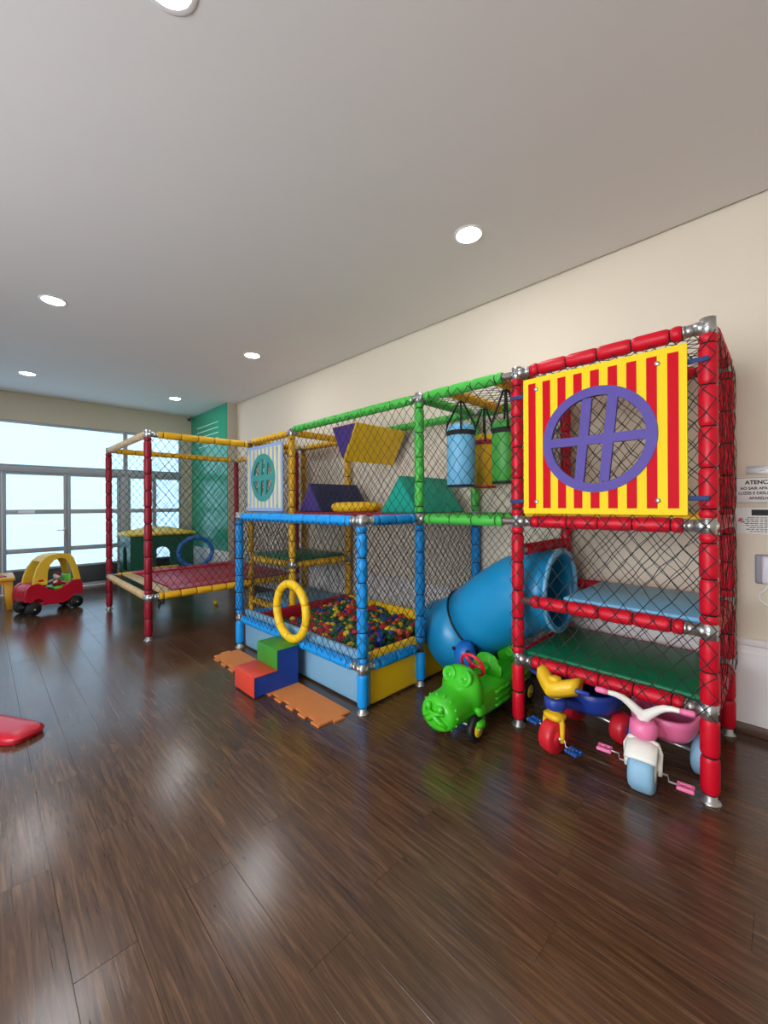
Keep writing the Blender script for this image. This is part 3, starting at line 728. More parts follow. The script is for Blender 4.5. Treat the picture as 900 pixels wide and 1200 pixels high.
# ================================================================== BALLS
BR = .036
M_BALL = {'red': mat('red ball plastic', (196, 26, 36), .3, var=.05), 'green': mat('dark green ball plastic', (8, 92, 52), .3, var=.05), 'blue': mat('blue ball plastic', (22, 62, 150), .3, var=.05),
          'yellow': mat('yellow ball plastic', (236, 206, 30), .3, var=.05), 'orange': mat('orange ball plastic', (232, 96, 40), .3, var=.05)}
BALLM = {k: MB().sphere((0, 0, 0), BR, 14, 9).mesh('ball', m) for k, m in M_BALL.items()}
rb = random.Random(3)
bx0, bx1, by0, by1 = PX + .105 + BR, BX - .08 - BR, Y2 + .08 + BR, Y3 - .08 - BR
spots = []
def height(x, y): return .225 + .045 * math.sin(x * 3.1 + .4) * math.cos(y * 2.3) + .05 * (x - bx0) / (bx1 - bx0)
for layer in range(2):
    px_, rowi = bx0, 0
    while px_ < bx1:
        py_ = by0 + (BR * 1.04 if rowi % 2 else 0)
        while py_ < by1:
            jx, jy = rb.uniform(-.010, .010), rb.uniform(-.010, .010)
            z = height(px_, py_) - layer * .055 + rb.uniform(-.012, .018)
            xx, yy = min(max(px_ + jx, bx0), bx1), min(max(py_ + jy, by0), by1)
            if not (xx > 2.40 and yy < Y2 + .1 + .34 and z < .40): spots.append((layer, xx, yy, z))
            py_ += BR * 2.1
        px_ += BR * 1.86; rowi += 1
cols = ['red'] * 27 + ['green'] * 36 + ['blue'] * 19 + ['yellow'] * 13 + ['orange'] * 3
top_ = sorted([s for s in spots if s[0] == 0], key=lambda s: s[1] + s[2] - s[3])
# the front wall of the pit hides the balls right behind it
def seen(s):
    f = (PX + .045) / s[1]
    return 1.5 - (1.5 - s[3] - BR) * f > .40 or s[2] * f < Y2
vis = [s for s in top_ if seen(s)]
pick = set(id(s) for s in vis[:300])
under = {k: MB() for k in M_BALL}
lowm = MB().sphere((0, 0, 0), BR, 10, 7)
rest = MB()
ck = list(M_BALL)
for s in spots:
    c = rb.choice(cols)
    if id(s) in pick:
        o = bpy.data.objects.new('ball', BALLM[c]); link(o, None, T(s[1], s[2], s[3]))
        tag(o, '%s plastic ball lying in the ball pit' % ('dark green' if c == 'green' else c), 'ball', '%s balls in the pit' % c)
    else:
        rest.add([Vector(v) + Vector(s[1:]) for v in lowm.v], lowm.f, ck.index(c), True)
o = rest.build('play_balls', [M_BALL[k] for k in ck]); tag(o, 'mass of coloured plastic balls filling the ball pit', 'balls', kind='stuff')
o = bpy.data.objects.new('ball', BALLM['yellow']); link(o, None, T(2.534, 6.171, BR)); tag(o, 'loose yellow ball on the floor under the trampoline', 'ball')

# ================================================================== STEPS AND MATS
M_STB = mat('royal blue vinyl', (18, 62, 150), .42, var=.07); M_STG = mat('grass green vinyl', (58, 142, 44), .42, var=.07); M_STR = mat('coral red vinyl', (214, 66, 46), .42, var=.07)
st = thing('foam_steps', 'two-step foam block with red and green treads and blue sides', 'steps', (1.69, 3.07, .013))
y0_, y1_ = 2.91, 3.24
prof_ = [(1.49, .013), (1.885, .013), (1.885, .325), (1.69, .325), (1.69, .165), (1.49, .165)]
mtx = Matrix(((1, 0, 0, 0), (0, 0, 1, 0), (0, 1, 0, 0), (0, 0, 0, 1)))
wbuild(MB().prism(prof_, y0_ + .006, y1_ - .006, (), 0, mtx), 'core', M_STB, st, 'blue core with blue sides')
wbuild(MB().rbox((1.482, y0_, .013), (1.49, y1_, .171), .003).rbox((1.482, y0_, .165), (1.69, y1_, .173), .003), 'tread_cover', M_STR, st, 'coral red lower tread')
wbuild(MB().rbox((1.682, y0_, .173), (1.69, y1_, .331), .003).rbox((1.682, y0_, .325), (1.888, y1_, .333), .003), 'tread_cover', M_STG, st, 'green upper tread')
M_MAT = mat('orange foam mat', (214, 128, 62), .7, var=.07, nscale=10, bump=.15, bscale=150)
def puzzle(name, label, xa, xb, ya, yb, edges):
    pts = []
    def side(p, q, teeth, outn):
        p = Vector((*p, 0)); q = Vector((*q, 0)); d = q - p; k = max(2, int(d.length / .075)); L = d.length / k; d.normalize()
        for i in range(k):
            a = p + d * L * i
            if teeth and i % 2 == 1:
                for (u, v) in ((.06, 0), (-.06, .034), (1.06, .034), (.94, 0)):
                    pts.append(tuple((a + d * L * u + outn * v)[:2]))
            else: pts.append(tuple(a[:2]))
    side((xa, ya), (xb, ya), edges[0], Vector((0, -1, 0))); side((xb, ya), (xb, yb), edges[1], EX)
    side((xb, yb), (xa, yb), edges[2], EY); side((xa, yb), (xa, ya), edges[3], Vector((-1, 0, 0)))
    o = MB().prism(pts, .0005, .0125).build(name, M_MAT); return tag(o, label, 'mat', 'orange puzzle mats')
puzzle('puzzle_mat', 'orange foam puzzle mat between the foam steps and the blue corner post with steel clamp', 1.635, 1.885, 2.24, 3.05, (1, 0, 0, 1))
puzzle('puzzle_mat', 'orange foam puzzle mat between the foam steps and the trampoline', 1.635, 1.885, 3.056, 4.03, (0, 0, 1, 1))

# ================================================================== CROCODILE RIDE-ON
M_CROC = mat('lime green plastic', (62, 190, 30), .34, var=.06); M_CROCD = mat('deep lime plastic', (46, 160, 24), .36, var=.06)
M_RUB = mat('black rubber', (20, 20, 21), .55); M_WY = mat('yellow wheel hub', (240, 214, 30), .4); M_RPL = mat('red plastic', (220, 24, 52), .35)
cr = thing('crocodile_ride_on', 'lime green crocodile ride-on toy with two seats and red steering wheel', 'ride-on toy', (2.48, 1.53, 0), R(180))
b = MB().loft([se(-.60, .07, .15, .25, 3), se(-.585, .10, .11, .28, 3.4), se(-.40, .125, .09, .285, 4.5), se(-.2, .128, .09, .285, 5), se(0, .128, .09, .285, 5), se(.16, .125, .09, .285, 4.5), se(.22, .12, .09, .30, 4)])
b.build('body', M_CROC, cr)
h = MB().loft([se(.17, .10, .11, .37, 2.4), se(.185, .135, .09, .42, 2.4), se(.225, .145, .085, .44, 2.4), se(.262, .14, .085, .425, 2.4), se(.285, .125, .085, .38, 2.4), se(.31, .12, .10, .34, 2.3), se(.36, .124, .105, .325, 2.2), se(.43, .128, .105, .322, 2.1), se(.485, .124, .108, .312, 2.1), se(.51, .11, .118, .298, 2.1), se(.515, .09, .138, .276, 2.1)])
hd = h.build('head', M_CROC, cr)
for s in (-1, 1):
    e = MB(); m = T(.279, s * .06, .378) @ RY(R(74))
    e.lathe([(.05, -.02), (.052, .010), (.045, .019), (.038, .015), (.034, .006), (.026, .016), (.019, .024), (.0001, .026)], 20, 0, m)
    ey = e.build('eye', M_CROC, hd); 
    MB().lathe([(.009, .018), (.009, .030), (.0001, .031)], 10, 0, m).build('pupil', M_CROCD, ey)
    MB().sphere((.525, s * .045, .262), .024, 10, 8, sc=(.8, 1, 1)).build('nostril', M_CROC, hd)
    MB().path([(.20, s * .13, .20), (.24, s * .155, .185), (.28, s * .162, .20), (.305, s * .155, .225)], .02, 8, rs=[.022, .026, .026, .014]).path([(.20, s * .13, .13), (.25, s * .155, .11), (.30, s * .16, .125)], .02, 8, rs=[.024, .03, .018]).build('foot', M_CROC, hd)
stud = MB().sphere((0, 0, 0), .010, 8, 6).mesh('tooth_stud', M_CROC)
for i in range(14):
    a = 2 * math.pi * i / 14; o = bpy.data.objects.new('tooth_stud', stud); link(o, hd, local=T(.462, .127 * math.cos(a), .213 + .106 * math.sin(a)))
MB().path([(.505, -.08, .165), (.528, -.038, .185), (.534, 0, .215), (.528, .038, .185), (.505, .08, .165)], .018, 8).path([(.516, -.065, .235), (.534, 0, .225), (.516, .065, .235)], .013, 8).build('mouth', M_CROC, hd)
def seatback(x):
    o = []
    for (yy, zz) in ((.10, .27), (.115, .33), (.11, .36), (.085, .375), (.08, .40), (.055, .425), (0, .437)): o.append((yy, zz))
    o = o + [(-a, b_) for a, b_ in o[::-1][1:]]
    bm = bmesh.new(); fr = [bm.verts.new((x, p[0], p[1])) for p in o]; bk = [bm.verts.new((x - .035, p[0], p[1])) for p in o]; n = len(o)
    bm.faces.new(fr); bm.faces.new(bk[::-1])
    for i in range(n): bm.faces.new((fr[i], bk[i], bk[(i + 1) % n], fr[(i + 1) % n]))
    bmesh.ops.recalc_face_normals(bm, faces=bm.faces[:])
    bmesh.ops.bevel(bm, geom=[e for e in bm.edges if abs(e.verts[0].co.x - e.verts[1].co.x) < 1e-6], offset=.008, segments=2, affect='EDGES')
    mb = MB(); mb.frombm(bm, 0, None, True); return mb
for x in (-.075, -.42):
    sb = seatback(x).build('backrest', M_CROC, cr)
    MB().lathe([(.03, 0), (.034, .006), (.026, .008), (.02, .004), (.0001, .005)], 16, 0, T(x, 0, .35) @ RY(R(90))).build('emblem', M_CROC, sb)
for s in (-1, 1):
    for x0_ in (-.08, -.36):
        for k in range(3):
            pts = [(x0_ - .10 + .2 * q / 8, s * .128, .14 + k * .044 + .006 * math.sin(q * 1.6)) for q in range(9)]
            MB().path(pts, .012, 6).build('side_rib', M_CROC, cr)
sw = MB().path([(.03 * 0 + .085 * math.cos(a), .085 * math.sin(a), 0) for a in [2 * math.pi * i / 28 for i in range(28)]], .011, 8, closed=True)
for a in (90, 210, 330): sw.path([(0, 0, 0), (.08 * math.cos(R(a)), .08 * math.sin(R(a)), 0)], .011, 6)
sw.lathe([(.022, -.01), (.022, .01)], 12); sw.cyl((0, 0, 0), (0, 0, -.10), .013, 8)
sw.build('steering_wheel', M_RPL, cr, local=T(.10, 0, .40) @ RY(R(-68)))
def wheel(parent, x, y, z, r, w, mt, mh, hub=.55, pre=Matrix()):
    o = MB().lathe([(r * .35, -w / 2), (r * .86, -w / 2), (r * .97, -w * .38), (r, -w * .2), (r, w * .2), (r * .97, w * .38), (r * .86, w / 2), (r * .35, w / 2)], 24, 0, T(0, 0, 0)).build('wheel', mt, parent, local=pre @ T(x, y, z) @ RX(R(90)))
    MB().lathe([(.0001, -w / 2 - .006), (r * .12, -w / 2 - .006), (r * hub, -w / 2 - .003), (r * hub, w / 2 + .003), (r * .12, w / 2 + .006), (.0001, w / 2 + .006)], 20).build('hub', mh, o)
    MB().lathe([(.0001, -w / 2 - .016), (r * .14, -w / 2 - .014), (r * .16, -w / 2), (r * .16, w / 2), (r * .14, w / 2 + .014), (.0001, w / 2 + .016)], 10).build('axle_cap', M_STEEL, o)
    return o
for x in (.27, -.45):
    for s in (-1, 1): wheel(cr, x, s * .13, .086, .086, .045, M_RUB, M_WY)
    MB().cyl((x, -.12, .086), (x, .12, .086), .01).build('axle', M_STEEL, cr)

# ================================================================== BLUE ROCKER
M_ROCK = mat('ocean blue plastic', (22, 102, 186), .34, var=.06)
rk = thing('rocking_toy', 'blue plastic animal rocker tucked between slide and green crocodile', 'rocking toy', (2.86, 1.775, 0), R(180))
MB().loft([se(-.36, .02, .20, .30, 2.2), se(-.33, .06, .14, .31, 2.2), se(-.22, .085, .07, .26, 2.2), se(-.06, .09, .05, .19, 2.2), se(.06, .088, .05, .19, 2.2), se(.15, .08, .07, .24, 2.2), se(.22, .05, .11, .24, 2.2)]).build('body', M_ROCK, rk)
hd = MB().loft([zse(.10, .06, .07, 2.2, cx=.14), zse(.19, .07, .08, 2.2, cx=.16), zse(.28, .075, .088, 2.2, cx=.19), zse(.35, .078, .086, 2.2, cx=.205), zse(.405, .062, .068, 2.2, cx=.20), zse(.435, .028, .032, 2.2, cx=.19)]).build('head', M_ROCK, rk)
for s in (-1, 1):
    MB().sphere((.266, s * .062, .385), .015, 8, 6).build('eye', M_TIE, hd)
    MB().path([(-.28, s * .08, .08), (-.14, s * .085, .025), (0, s * .085, .014), (.12, s * .085, .025), (.2, s * .08, .07)], .014, 8).build('rocker_rail', M_ROCK, rk)
MB().cyl((.12, -.12, .27), (.12, .12, .27), .012, 8).build('handle', M_STB, rk)

# ================================================================== TRICYCLES
def bowl(rx, ry, h0, hback, th=.012, n=28, e=2.6):
    # bucket seat: rim rises towards the back (-x)
    mb = MB(); rings = []
    def rim(i): c = math.cos(2 * math.pi * i / n); return h0 + hback * max(0, (.25 - c) / 1.25) ** 1.2
    def rg(f, t, off):
        base = zse(0, rx * f - off, ry * f - off, e, n)
        return [(p[0], p[1], (off if off else 0) + (rim(i) - (0 if not off else off * .4)) * t) for i, p in enumerate(base)]
    out = [rg(.55, 0, 0), rg(.8, .02, 0), rg(.9, .25, 0), rg(.97, .7, 0), rg(1.0, 1, 0)]
    inn = [rg(1.0, 1, th), rg(.95, .7, th), rg(.86, .25, th), rg(.72, .04, th), rg(.4, .0, th)]
    mb.loft(out + inn); return mb
# blue, yellow and red tricycle
M_TY = mat('toy yellow plastic', (238, 190, 32), .36, var=.05); M_TB = mat('toy blue plastic', (34, 62, 150), .36, var=.06); M_TR = mat('toy red plastic', (206, 30, 44), .4, var=.07, bump=.2, bscale=30)
t1 = thing('tricycle', 'blue and yellow toy tricycle with red wheels under the red tower', 'tricycle', (2.885, .895, 0), math.atan2(.25, -.957))
wheel(t1, .45, 0, .10, .10, .085, M_TR, M_TR, .5)
for s in (-1, 1): wheel(t1, 0, s * .165, .095, .095, .085, M_TR, M_TB, .4)
MB().cyl((0, -.16, .095), (0, .16, .095), .011).build('axle', M_STEEL, t1)
f = MB()
for s in (-1, 1): f.path([(.45, s * .062, .085), (.45, s * .062, .14), (.445, s * .058, .19), (.437, s * .035, .225), (.435, 0, .232)], .013, 8, rs=[.014, .014, .016, .022, .026])
f.loft([zse(.205, .05, .058, 3, cx=.438), zse(.228, .055, .06, 3, cx=.437), zse(.24, .035, .04, 3, cx=.436)])
f.build('fork', M_TY, t1)
MB().lathe([(.03, 0), (.032, .005), (.03, .12), (.026, .13)], 16, 0, T(.435, 0, .24) @ RY(R(-6))).build('stem', M_TY, t1)
hb = MB().path([(.40, -.20, .413), (.415, -.1, .407), (.42, 0, .405), (.415, .1, .407), (.40, .20, .413)], .013, 8); hbo = hb.build('handlebar', M_TB, t1)
cs = MB().loft([[(x_, y_, z_) for x_, y_, z_ in ((.47 - ab * .07 + dx, yv, .362 + ab * .045 + dz) for dx, dz in ((0.0, -.035), (.045, .0), (.04, .055), (-.02, .07), (-.065, .05), (-.05, -.01)))] for yv, ab in ((-.125, 1.0), (-.112, .9), (-.056, .4), (0, 0), (.056, .4), (.112, .9), (.125, 1.0))])
cs.rbox((.40, -.028, .417), (.462, .028, .452), .012)
cs.build('console', M_TY, hbo)
bd = MB().lathe([(.033, .265), (.055, .262), (.062, .275), (.062, .315), (.055, .328), (.033, .326)], 20, 0, T(.432, 0, 0))
bd.loft([se(.40, .05, .265, .325, 3), se(.33, .045, .235, .30, 3), se(.24, .05, .20, .265, 3), se(.16, .08, .165, .23, 3), se(.06, .11, .15, .22, 3), se(-.04, .10, .14, .21, 3)])
bd.build('frame', M_TB, t1)
bowl(.185, .18, .13, .11).build('seat', M_TB, t1, local=T(.06, 0, .185))
def pedals(t, x, z, w, mp, block=False, pre=Matrix()):
    c = MB().path([(x, -w, z + .03), (x, -w * .62, z + .028), (x, -w * .6, z), (x, w * .6, z), (x, w * .62, z - .028), (x, w, z - .03)], .005, 6); co = c.build('crank', M_STEEL, t, local=pre)
    for s in (-1, 1):
        zc = z - s * .03; p = MB()
        if block:
            for k in range(4):
                for q in (-1, 1): p.rbox((x + q * .022 - .014, s * w - .036 + k * .019, zc - .010), (x + q * .022 + .014, s * w - .023 + k * .019, zc + .010), .003, 1)
            p.box((x - .034, s * w - .038, zc - .004), (x + .034, s * w + .038, zc + .004))
        else:
            p.rbox((x - .03, s * w - .036, zc - .009), (x - .012, s * w + .036, zc + .009), .005); p.rbox((x + .012, s * w - .036, zc - .009), (x + .03, s * w + .036, zc + .009), .005)
            for k in (-1, 0, 1): p.rbox((x - .028, s * w + k * .026 - .007, zc - .007), (x + .028, s * w + k * .026 + .007, zc + .007), .003, 1)
        p.build('pedal', mp, co)
M_PEDB = mat('pedal blue plastic', (30, 84, 160), .4)
pedals(t1, .45, .10, .135, M_PEDB, True)
# pink and white tricycle
M_PINK = mat('candy pink plastic', (240, 120, 168), .36, var=.05); M_TW = mat('ivory white plastic', (240, 238, 228), .35, var=.03); M_TLB = mat('pale blue plastic tyre', (142, 186, 214), .5, var=.07, bump=.25, bscale=70)
t2 = thing('tricycle', 'pink and white toy tricycle with pale blue wheels under the red tower', 'tricycle', (2.85, .49, 0), math.atan2(.14, -.99))
ST = T(.385, 0, 0) @ RZ(R(13)) @ T(-.385, 0, 0)
wheel(t2, .40, 0, .118, .118, .112, M_TLB, M_TW, .45, ST)
for s in (-1, 1): wheel(t2, 0, s * .155, .105, .105, .07, M_TLB, M_TW, .4)
MB().cyl((0, -.15, .105), (0, .15, .105), .011).build('axle', M_STEEL, t2)
f = MB()
for s in (-1, 1): f.path([(.40, s * .072, .105), (.40, s * .076, .16), (.398, s * .078, .215), (.39, s * .06, .252), (.385, 0, .262)], .011, 8, rs=[.014, .011, .012, .014, .02])
def fender(cx, cz, r, hw, a0, a1, th=.008):
    rings = []
    for k in range(13):
        a = R(a0 + (a1 - a0) * k / 12); c, q = math.cos(a), math.sin(a); ring_ = []
        for (yy, dr) in ((-hw, -.02), (-hw * .9, -.004), (-hw * .5, .006), (0, .009), (hw * .5, .006), (hw * .9, -.004), (hw, -.02)): ring_.append((cx + (r + dr) * c, yy, cz + (r + dr) * q))
        for (yy, dr) in ((hw - th, -.022), (hw * .5, .006 - th), (0, .009 - th), (-hw * .5, .006 - th), (-hw + th, -.022)): ring_.append((cx + (r + dr) * c, yy, cz + (r + dr) * q))
        rings.append(ring_)
    return rings
f.loft(fender(.40, .118, .138, .074, 38, 140))
f.build('fork', M_TW, t2, local=ST, label='white fork and fender')
MB().lathe([(.045, .275), (.062, .278), (.066, .30), (.062, .345), (.05, .355)], 20, 0, T(.375, 0, 0)).build('headset', M_PINK, t2, local=ST)
hb = MB()
for s in (-1, 1):
    hb.path([(.365, 0, .35), (.362, s * .012, .38), (.372, s * .035, .40), (.382, s * .065, .43), (.392, s * .095, .452), (.402, s * .13, .463), (.41, s * .175, .466)], .015, 10, rs=[.03, .028, .024, .02, .017, .014, .012])
hbo = hb.build('handlebar', M_TW, t2, local=ST)
for s in (-1, 1): MB().path([(.407, s * .16, .464), (.41, s * .175, .467), (.413, s * .215, .469), (.413, s * .222, .469)], .016, 10, rs=[.013, .016, .016, .009]).build('grip', M_PINK, hbo)
MB().loft([se(.36, .045, .28, .345, 3), se(.28, .05, .24, .31, 3), se(.20, .07, .20, .26, 3), se(.08, .10, .17, .23, 3), se(-.04, .09, .155, .215, 3)]).build('frame', M_PINK, t2)
bowl(.175, .165, .12, .14, .014).build('seat', M_PINK, t2, local=T(.08, 0, .205))
pedals(t2, .40, .118, .18, M_PINK, False, ST)

# ================================================================== TOY CAR
M_CRED = mat('cherry red plastic', (186, 22, 46), .32, var=.05); M_CY = mat('roof yellow plastic', (226, 184, 52), .38, var=.05); M_CG = mat('seat green plastic', (90, 190, 40), .4)
car = thing('toy_car', 'red toddler push car with yellow roof and black wheels', 'toy car', (.70, 7.57, 0), math.atan2(-.18, -.53))
XZ = lambda y: Matrix(((1, 0, 0, 0), (0, 0, -1, y), (0, 1, 0, 0), (0, 0, 0, 1)))
outer_ = [(.40, .20), (.405, .30), (.385, .38), (.33, .425), (.24, .435), (.17, .40), (.09, .335), (0, .31), (-.10, .325), (-.19, .385), (-.25, .415), (-.34, .42), (-.39, .37), (-.405, .26), (-.385, .19), (-.34, .20), (-.30, .215), (-.25, .20), (-.205, .145), (-.12, .115), (.06, .115), (.14, .145), (.18, .20), (.235, .225), (.29, .22), (.33, .19)]
b = MB()
for s in (-1, 1): b.prism(outer_, -.03, .03, (), 0, XZ(s * .185))
b.loft([se(.405, .12, .21, .32, 3), se(.40, .16, .20, .35, 3), se(.37, .19, .19, .40, 4), se(.30, .20, .20, .43, 4), se(.22, .195, .20, .435, 4), se(.16, .19, .18, .39, 4)])
b.loft([se(-.20, .19, .17, .38, 4), se(-.26, .195, .20, .415, 4), se(-.34, .195, .2, .42, 4), se(-.39, .18, .20, .38, 4), se(-.408, .14, .22, .33, 3)])
b.rbox((-.25, -.17, .115), (.20, .17, .145), .01)
b.v = [(p[0] * .87, p[1] * .86, p[2]) for p in b.v]
body = b.build('body', M_CRED, car)
md = body.modifiers.new('bevel', 'BEVEL'); md.width = .012; md.segments = 2; md.limit_method = 'ANGLE'
for s in (-1, 1):
    MB().sphere((.335, s * .108, .34), .035, 12, 8, sc=(.6, 1, 1)).build('headlight', M_CRED, body)
    MB().path([(.35, s * .11, .25), (.343, s * .145, .26), (.31, s * .176, .27)], .012, 8).build('bumper_ridge', M_CRED, body)
arch_o = [(.30, .40), (.275, .53), (.235, .64), (.175, .73), (.10, .79), (.02, .815), (-.12, .82), (-.22, .80), (-.27, .75), (-.32, .60), (-.36, .41)]
arch_i = [(-.27, .41), (-.245, .55), (-.21, .66), (-.16, .735), (-.08, .755), (.0, .73), (.06, .67), (.095, .57), (.11, .40)]
rf = MB()
for s in (-1, 1): rf.prism(arch_o + arch_i, -.025, .025, (), 0, XZ(s * .175))
rt = [(.175, .73), (.10, .79), (.02, .815), (-.12, .82), (-.22, .80), (-.27, .75), (-.245, .73), (-.20, .775), (-.12, .793), (.02, .788), (.09, .765), (.155, .71)]
rf.prism(rt, -.16, .16, (), 0, XZ(0))
rf.v = [(p[0] * .9 - .005, p[1] * (.86 - .22 * max(0, (p[2] - .42)) / .4), p[2]) for p in rf.v]
ro = rf.build('roof', M_CY, car); md = ro.modifiers.new('bevel', 'BEVEL'); md.width = .01; md.segments = 2; md.limit_method = 'ANGLE'
for s in (-1, 1): MB().rbox((.14, s * .169 - .002, .455), (.20, s * .169 + .002, .48), .002, 1).build('sticker', M_PR, ro)
se_ = MB().rbox((-.20, -.13, .30), (.0, .13, .345), .02); se_.rbox((-.24, -.12, .33), (-.195, .12, .50), .02)
se_.build('seat', M_CG, car)
d_ = MB().path([(.0 + .075 * math.cos(a), .075 * math.sin(a), 0) for a in [2 * math.pi * i / 20 for i in range(20)]], .012, 8, closed=True).path([(-.07, 0, 0), (.07, 0, 0)], .012, 6).cyl((0, 0, 0), (0, 0, -.1), .012)
d_.build('steering_wheel', M_TIE, car, local=T(.10, 0, .44) @ RY(R(-55)))
for x in (.255, -.265):
    for s in (-1, 1): wheel(car, x, s * .16, .088, .088, .07, M_RUB, M_TIE, .55)
dl = thing('doll', 'small dark red and white doll sitting in the toy car', 'doll', (.79, 7.60, .347), math.atan2(-.18, -.53))
MB().loft([zse(0, .05, .06, 2.2), zse(.04, .055, .065, 2.2), zse(.08, .04, .05, 2.2), zse(.10, .02, .025, 2.2)]).build('body', M_RV, dl)
MB().sphere((0, 0, .135), .045, 14, 10).build('head', M_TW, dl)
for s in (-1, 1): MB().path([(.02, s * .05, .075), (.05, s * .075, .06), (.075, s * .075, .05)], .016, 8, rs=[.016, .016, .012]).build('arm', M_TW, dl)
MB().sphere((-.008, 0, .148), .044, 12, 8).build('hair', M_MAROON, dl)

# ================================================================== YELLOW TABLE
tb = thing('kids_table', 'small yellow square children table by the glazed doors', 'table', (.0, 8.33, 0))
M_TBY = mat('table yellow plastic', (222, 160, 42), .4, var=.05)
MB().rbox((-.36, -.34, .42), (.36, .34, .468), .018, 3).build('tabletop', M_TBY, tb)
MB().rbox((-.31, -.29, .37), (.31, .29, .425), .01).build('apron', M_TBY, tb)
for sx in (-1, 1):
    for sy in (-1, 1):
        MB().loft([zse(0, .036, .036, 5, cx=sx * .295, cy=sy * .275), zse(.2, .042, .042, 5, cx=sx * .29, cy=sy * .27), zse(.40, .055, .055, 5, cx=sx * .28, cy=sy * .26)]).build('leg', M_TBY, tb)
bk = MB().rbox((-.17, -.11, 0), (.17, .11, .014), .003).build('picture_book', mat('rust red card cover', (172, 62, 44), .5), None, T(.08, 8.2, .469) @ RZ(.25)); tag(bk, 'thin rust red book lying on the yellow table', 'book')
MB().box((-.165, -.105, .003), (.173, .105, .011)).build('pages', M_TW, bk)

# ================================================================== RED PAD
rp = thing('floor_cushion', 'flat red vinyl cushion lying alone on the open floor', 'cushion', (.095, 3.70, 0), math.atan2(.87, -.49))
def pr(z, f, g): return zse(z, .27 * f, .115 * g, 4.5, 32)
MB().loft([pr(.0005, .96, .93), pr(.006, .99, .98), pr(.028, 1, 1), pr(.042, .985, .97), pr(.050, .9, .85), pr(.054, .5, .5)]).build('cover', mat('glossy red vinyl', (196, 22, 42), .28, var=.05), rp)
MB().path([(p[0], p[1], .029) for p in pr(0, 1.005, 1.01)], .005, 6, closed=True).build('piping', M_RV, rp)

# ================================================================== PLAYHOUSE
ph = thing('playhouse', 'small green playhouse with yellow roof standing behind the trampoline', 'playhouse', (2.43, 8.68, 0))
M_PHG = mat('bottle green plastic', (10, 84, 62), .4, var=.06); M_PHY = mat('roof straw yellow plastic', (222, 188, 58), .42, var=.08, bump=.3, bscale=25)
def arch_hole(cx, w, z0, zs):
    return [(cx - w, z0), (cx + w, z0), (cx + w, zs)] + [(cx + w * math.cos(R(a)), zs + w * math.sin(R(a))) for a in range(15, 180, 15)] + [(cx - w, zs)]
HW, HD = .54, .36
rect = lambda w, h: [(-w, 0.001), (w, 0.001), (w, h), (-w, h)]
for s in (-1, 1):
    MB().prism(rect(HW, .96), -.02, .02, [arch_hole(-.02, .14, .36, .60) if s < 0 else arch_hole(.16, .30, .12, .52)], 0, XZ(s * HD)).build('wall_panel', M_PHG, ph)
YZ = lambda x: Matrix(((0, 0, 1, x), (1, 0, 0, 0), (0, 1, 0, 0), (0, 0, 0, 1)))
for s in (-1, 1):
    MB().prism(rect(HD - .02, .96), -.02, .02, [arch_hole(0, .14, .30, .62)], 0, YZ(s * (HW - .02))).build('wall_panel', M_PHG, ph)
r_ = MB(); n = 40
def rr_(z, fx, fy, wob):
    out = []
    for i, p in enumerate(zse(z, fx, fy, 9, n)): out.append((p[0], p[1], p[2] + wob * math.sin(i * 2.2)))
    return out
r_.loft([rr_(.955, HW + .06, HD + .06, .004), rr_(.985, HW + .08, HD + .08, .006), rr_(1.0, HW + .06, HD + .06, .006), rr_(1.045, HW * .68, HD * .68, .006), rr_(1.09, HW * .38, HD * .38, .004), rr_(1.105, .08, .06, 0)])
r_.build('roof', M_PHY, ph)
MB().rbox((-.30, -HD - .06, .34), (.26, -HD - .015, .375), .01).build('window_sill', M_PHY, ph)

# ================================================================== WALL SIGNS AND FITTINGS
def text_mesh(txt, size, bold=0.0):
    cu = bpy.data.curves.new('lettering', 'FONT'); cu.body = txt; cu.size = size; cu.align_x = 'CENTER'; cu.align_y = 'CENTER'; cu.offset = bold; cu.extrude = .0003
    ob = bpy.data.objects.new('tmp_text', cu); COL.objects.link(ob)
    dg = bpy.context.evaluated_depsgraph_get(); dg.update()
    me = bpy.data.meshes.new_from_object(ob.evaluated_get(dg)); bpy.data.objects.remove(ob); return me
SG = Matrix(((0, 0, -1, 0), (-1, 0, 0, 0), (0, 1, 0, 0), (0, 0, 0, 1)))
M_INK = mat('black print', (24, 24, 26), .6); M_SIGN = mat('white sign board', (244, 242, 238), .4, var=.01); M_INKG = mat('grey print', (96, 96, 98), .6)
def lettering(parent, txt, y, z, size, width, m, x, bold=.0):
    me = text_mesh(txt, size, bold); me.materials.clear(); me.materials.append(m)
    xs = [v.co.x for v in me.vertices]; wd = max(xs) - min(xs)
    o = bpy.data.objects.new('lettering', me); link(o, parent, T(x, y, z) @ SG @ Matrix.Diagonal((width / wd, 1, 1, 1)))
sg = thing('notice_sign', 'white notice board headed ATENÇÃO in black letters', 'sign', (XW - .004, .117, 1.497))
sy0, sy1 = -.010, .244
wbuild(MB().rbox((XW - .006, sy0, 1.497), (XW - .0005, sy1, 1.668), .003), 'board', M_SIGN, sg)
bo = MB()
for a, b_ in (((sy0 + .004, 1.501), (sy1 - .004, 1.5035)), ((sy0 + .004, 1.6615), (sy1 - .004, 1.664)), ((sy0 + .004, 1.5035), (sy0 + .0065, 1.6615)), ((sy1 - .0065, 1.5035), (sy1 - .004, 1.6615))): bo.box((XW - .0068, a[0], a[1]), (XW - .006, b_[0], b_[1]))
wbuild(bo, 'border', M_INK, sg)
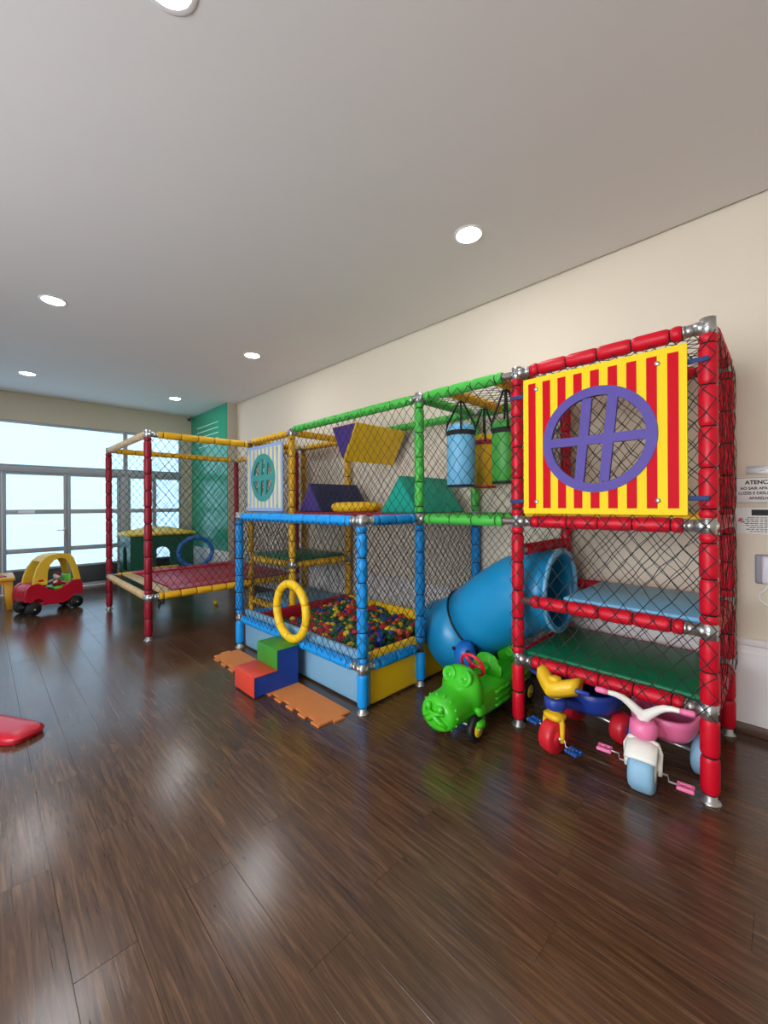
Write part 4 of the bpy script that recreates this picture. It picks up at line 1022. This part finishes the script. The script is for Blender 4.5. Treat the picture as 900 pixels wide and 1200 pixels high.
for txt, z, sz, wd, bd_ in (('ATENÇÃO', 1.632, .034, .158, .0012), ('AO SAIR APAGUE AS', 1.594, .024, .204, .0007), ('LUZES E DESLIGUE OS', 1.563, .024, .222, .0007), ('APARELHOS', 1.530, .024, .120, .0007)):
    lettering(sg, txt, .117, z, sz, wd, M_INK, XW - .0065, bd_)
s2 = thing('notice_sign', 'white notice board with black title bar and small print', 'sign', (XW - .004, .117, 1.298))
wbuild(MB().rbox((XW - .006, sy0, 1.298), (XW - .0005, sy1, 1.470), .003), 'board', M_SIGN, s2)
wbuild(MB().box((XW - .0070, -.0, 1.420), (XW - .006, .165, 1.457)), 'title_bar', M_INK, s2)
rl = random.Random(5)
for k in range(8):
    hw = rl.uniform(.07, .10); z = 1.405 - k * .0125
    for q in range(9):
        a = .10 - hw + 2 * hw * q / 9; wbuild(MB().box((XW - .0068, a, z - .003), (XW - .006, a + 2 * hw / 9 * rl.uniform(.7, .95), z + .002)), 'print_mark', M_INKG, s2)
wbuild(MB().prism([(0, 0), (.02, .004), (.026, .02), (.01, .026), (.002, .014)], 0, .0009, (), 0, T(XW - .006, .232, 1.378) @ SG), 'logo', M_TR, s2)
wbuild(MB().prism([(.014, -.004), (.036, -.006), (.03, .006), (.02, .004)], 0, .0009, (), 0, T(XW - .006, .232, 1.378) @ SG), 'logo', M_STG, s2)
s3 = thing('name_plate', 'small silver plate with red scribbled mark above the notices', 'sign', (XW - .003, .09, 1.686))
wbuild(MB().rbox((XW - .005, -.005, 1.686), (XW - .0005, .19, 1.738), .002), 'plate', mat('brushed silver plate', (190, 190, 192), .4, metal=.4, var=.04), s3)
sc_ = [(0, 0), (.012, .014), (.03, .018), (.022, .004), (.008, -.004), (.03, .0), (.05, .014), (.06, .01), (.048, -.004), (.064, .002), (.085, .012)]
wbuild(MB().path([T(XW - .0055, .135, 1.708) @ SG @ Vector((p[0], p[1], 0)) for p in sc_], .0014, 5), 'mark', M_TR, s3)
ic = thing('wall_intercom', 'grey and white wall intercom with coiled cord loop below', 'intercom', (XW, .09, .98))
wbuild(MB().rbox((XW - .03, .03, .985), (XW - .0005, .15, 1.172), .012, 3), 'base', mat('grey plastic case', (150, 150, 158), .45), ic)
wbuild(MB().rbox((XW - .06, .04, .99), (XW - .028, .118, 1.165), .016, 3), 'handset', mat('off white plastic case', (226, 226, 232), .4), ic)
cd = MB().path([(XW - .02, .085, .99), (XW - .02, .098, .955), (XW - .018, .128, .92), (XW - .018, .128, .882), (XW - .018, .10, .855), (XW - .018, .065, .862), (XW - .018, .05, .895), (XW - .02, .065, .95), (XW - .02, .075, .99)], .0075, 8)
wbuild(cd, 'cord', M_TW, ic)
sc2 = thing('security_camera', 'tiny dark security camera in the far ceiling corner', 'camera', (3.26, YW - .06, C - .09))
MB().lathe([(.03, .05), (.035, .045), (.03, .0), (.0001, -.012)], 14, 0, T(0, 0, 0)).build('housing', M_DARKP, sc2)
MB().cyl((0, 0, .045), (0, 0, .09), .01).cyl((0, 0, .085), (0, 0, .0895), .028).build('bracket', M_TW, sc2)
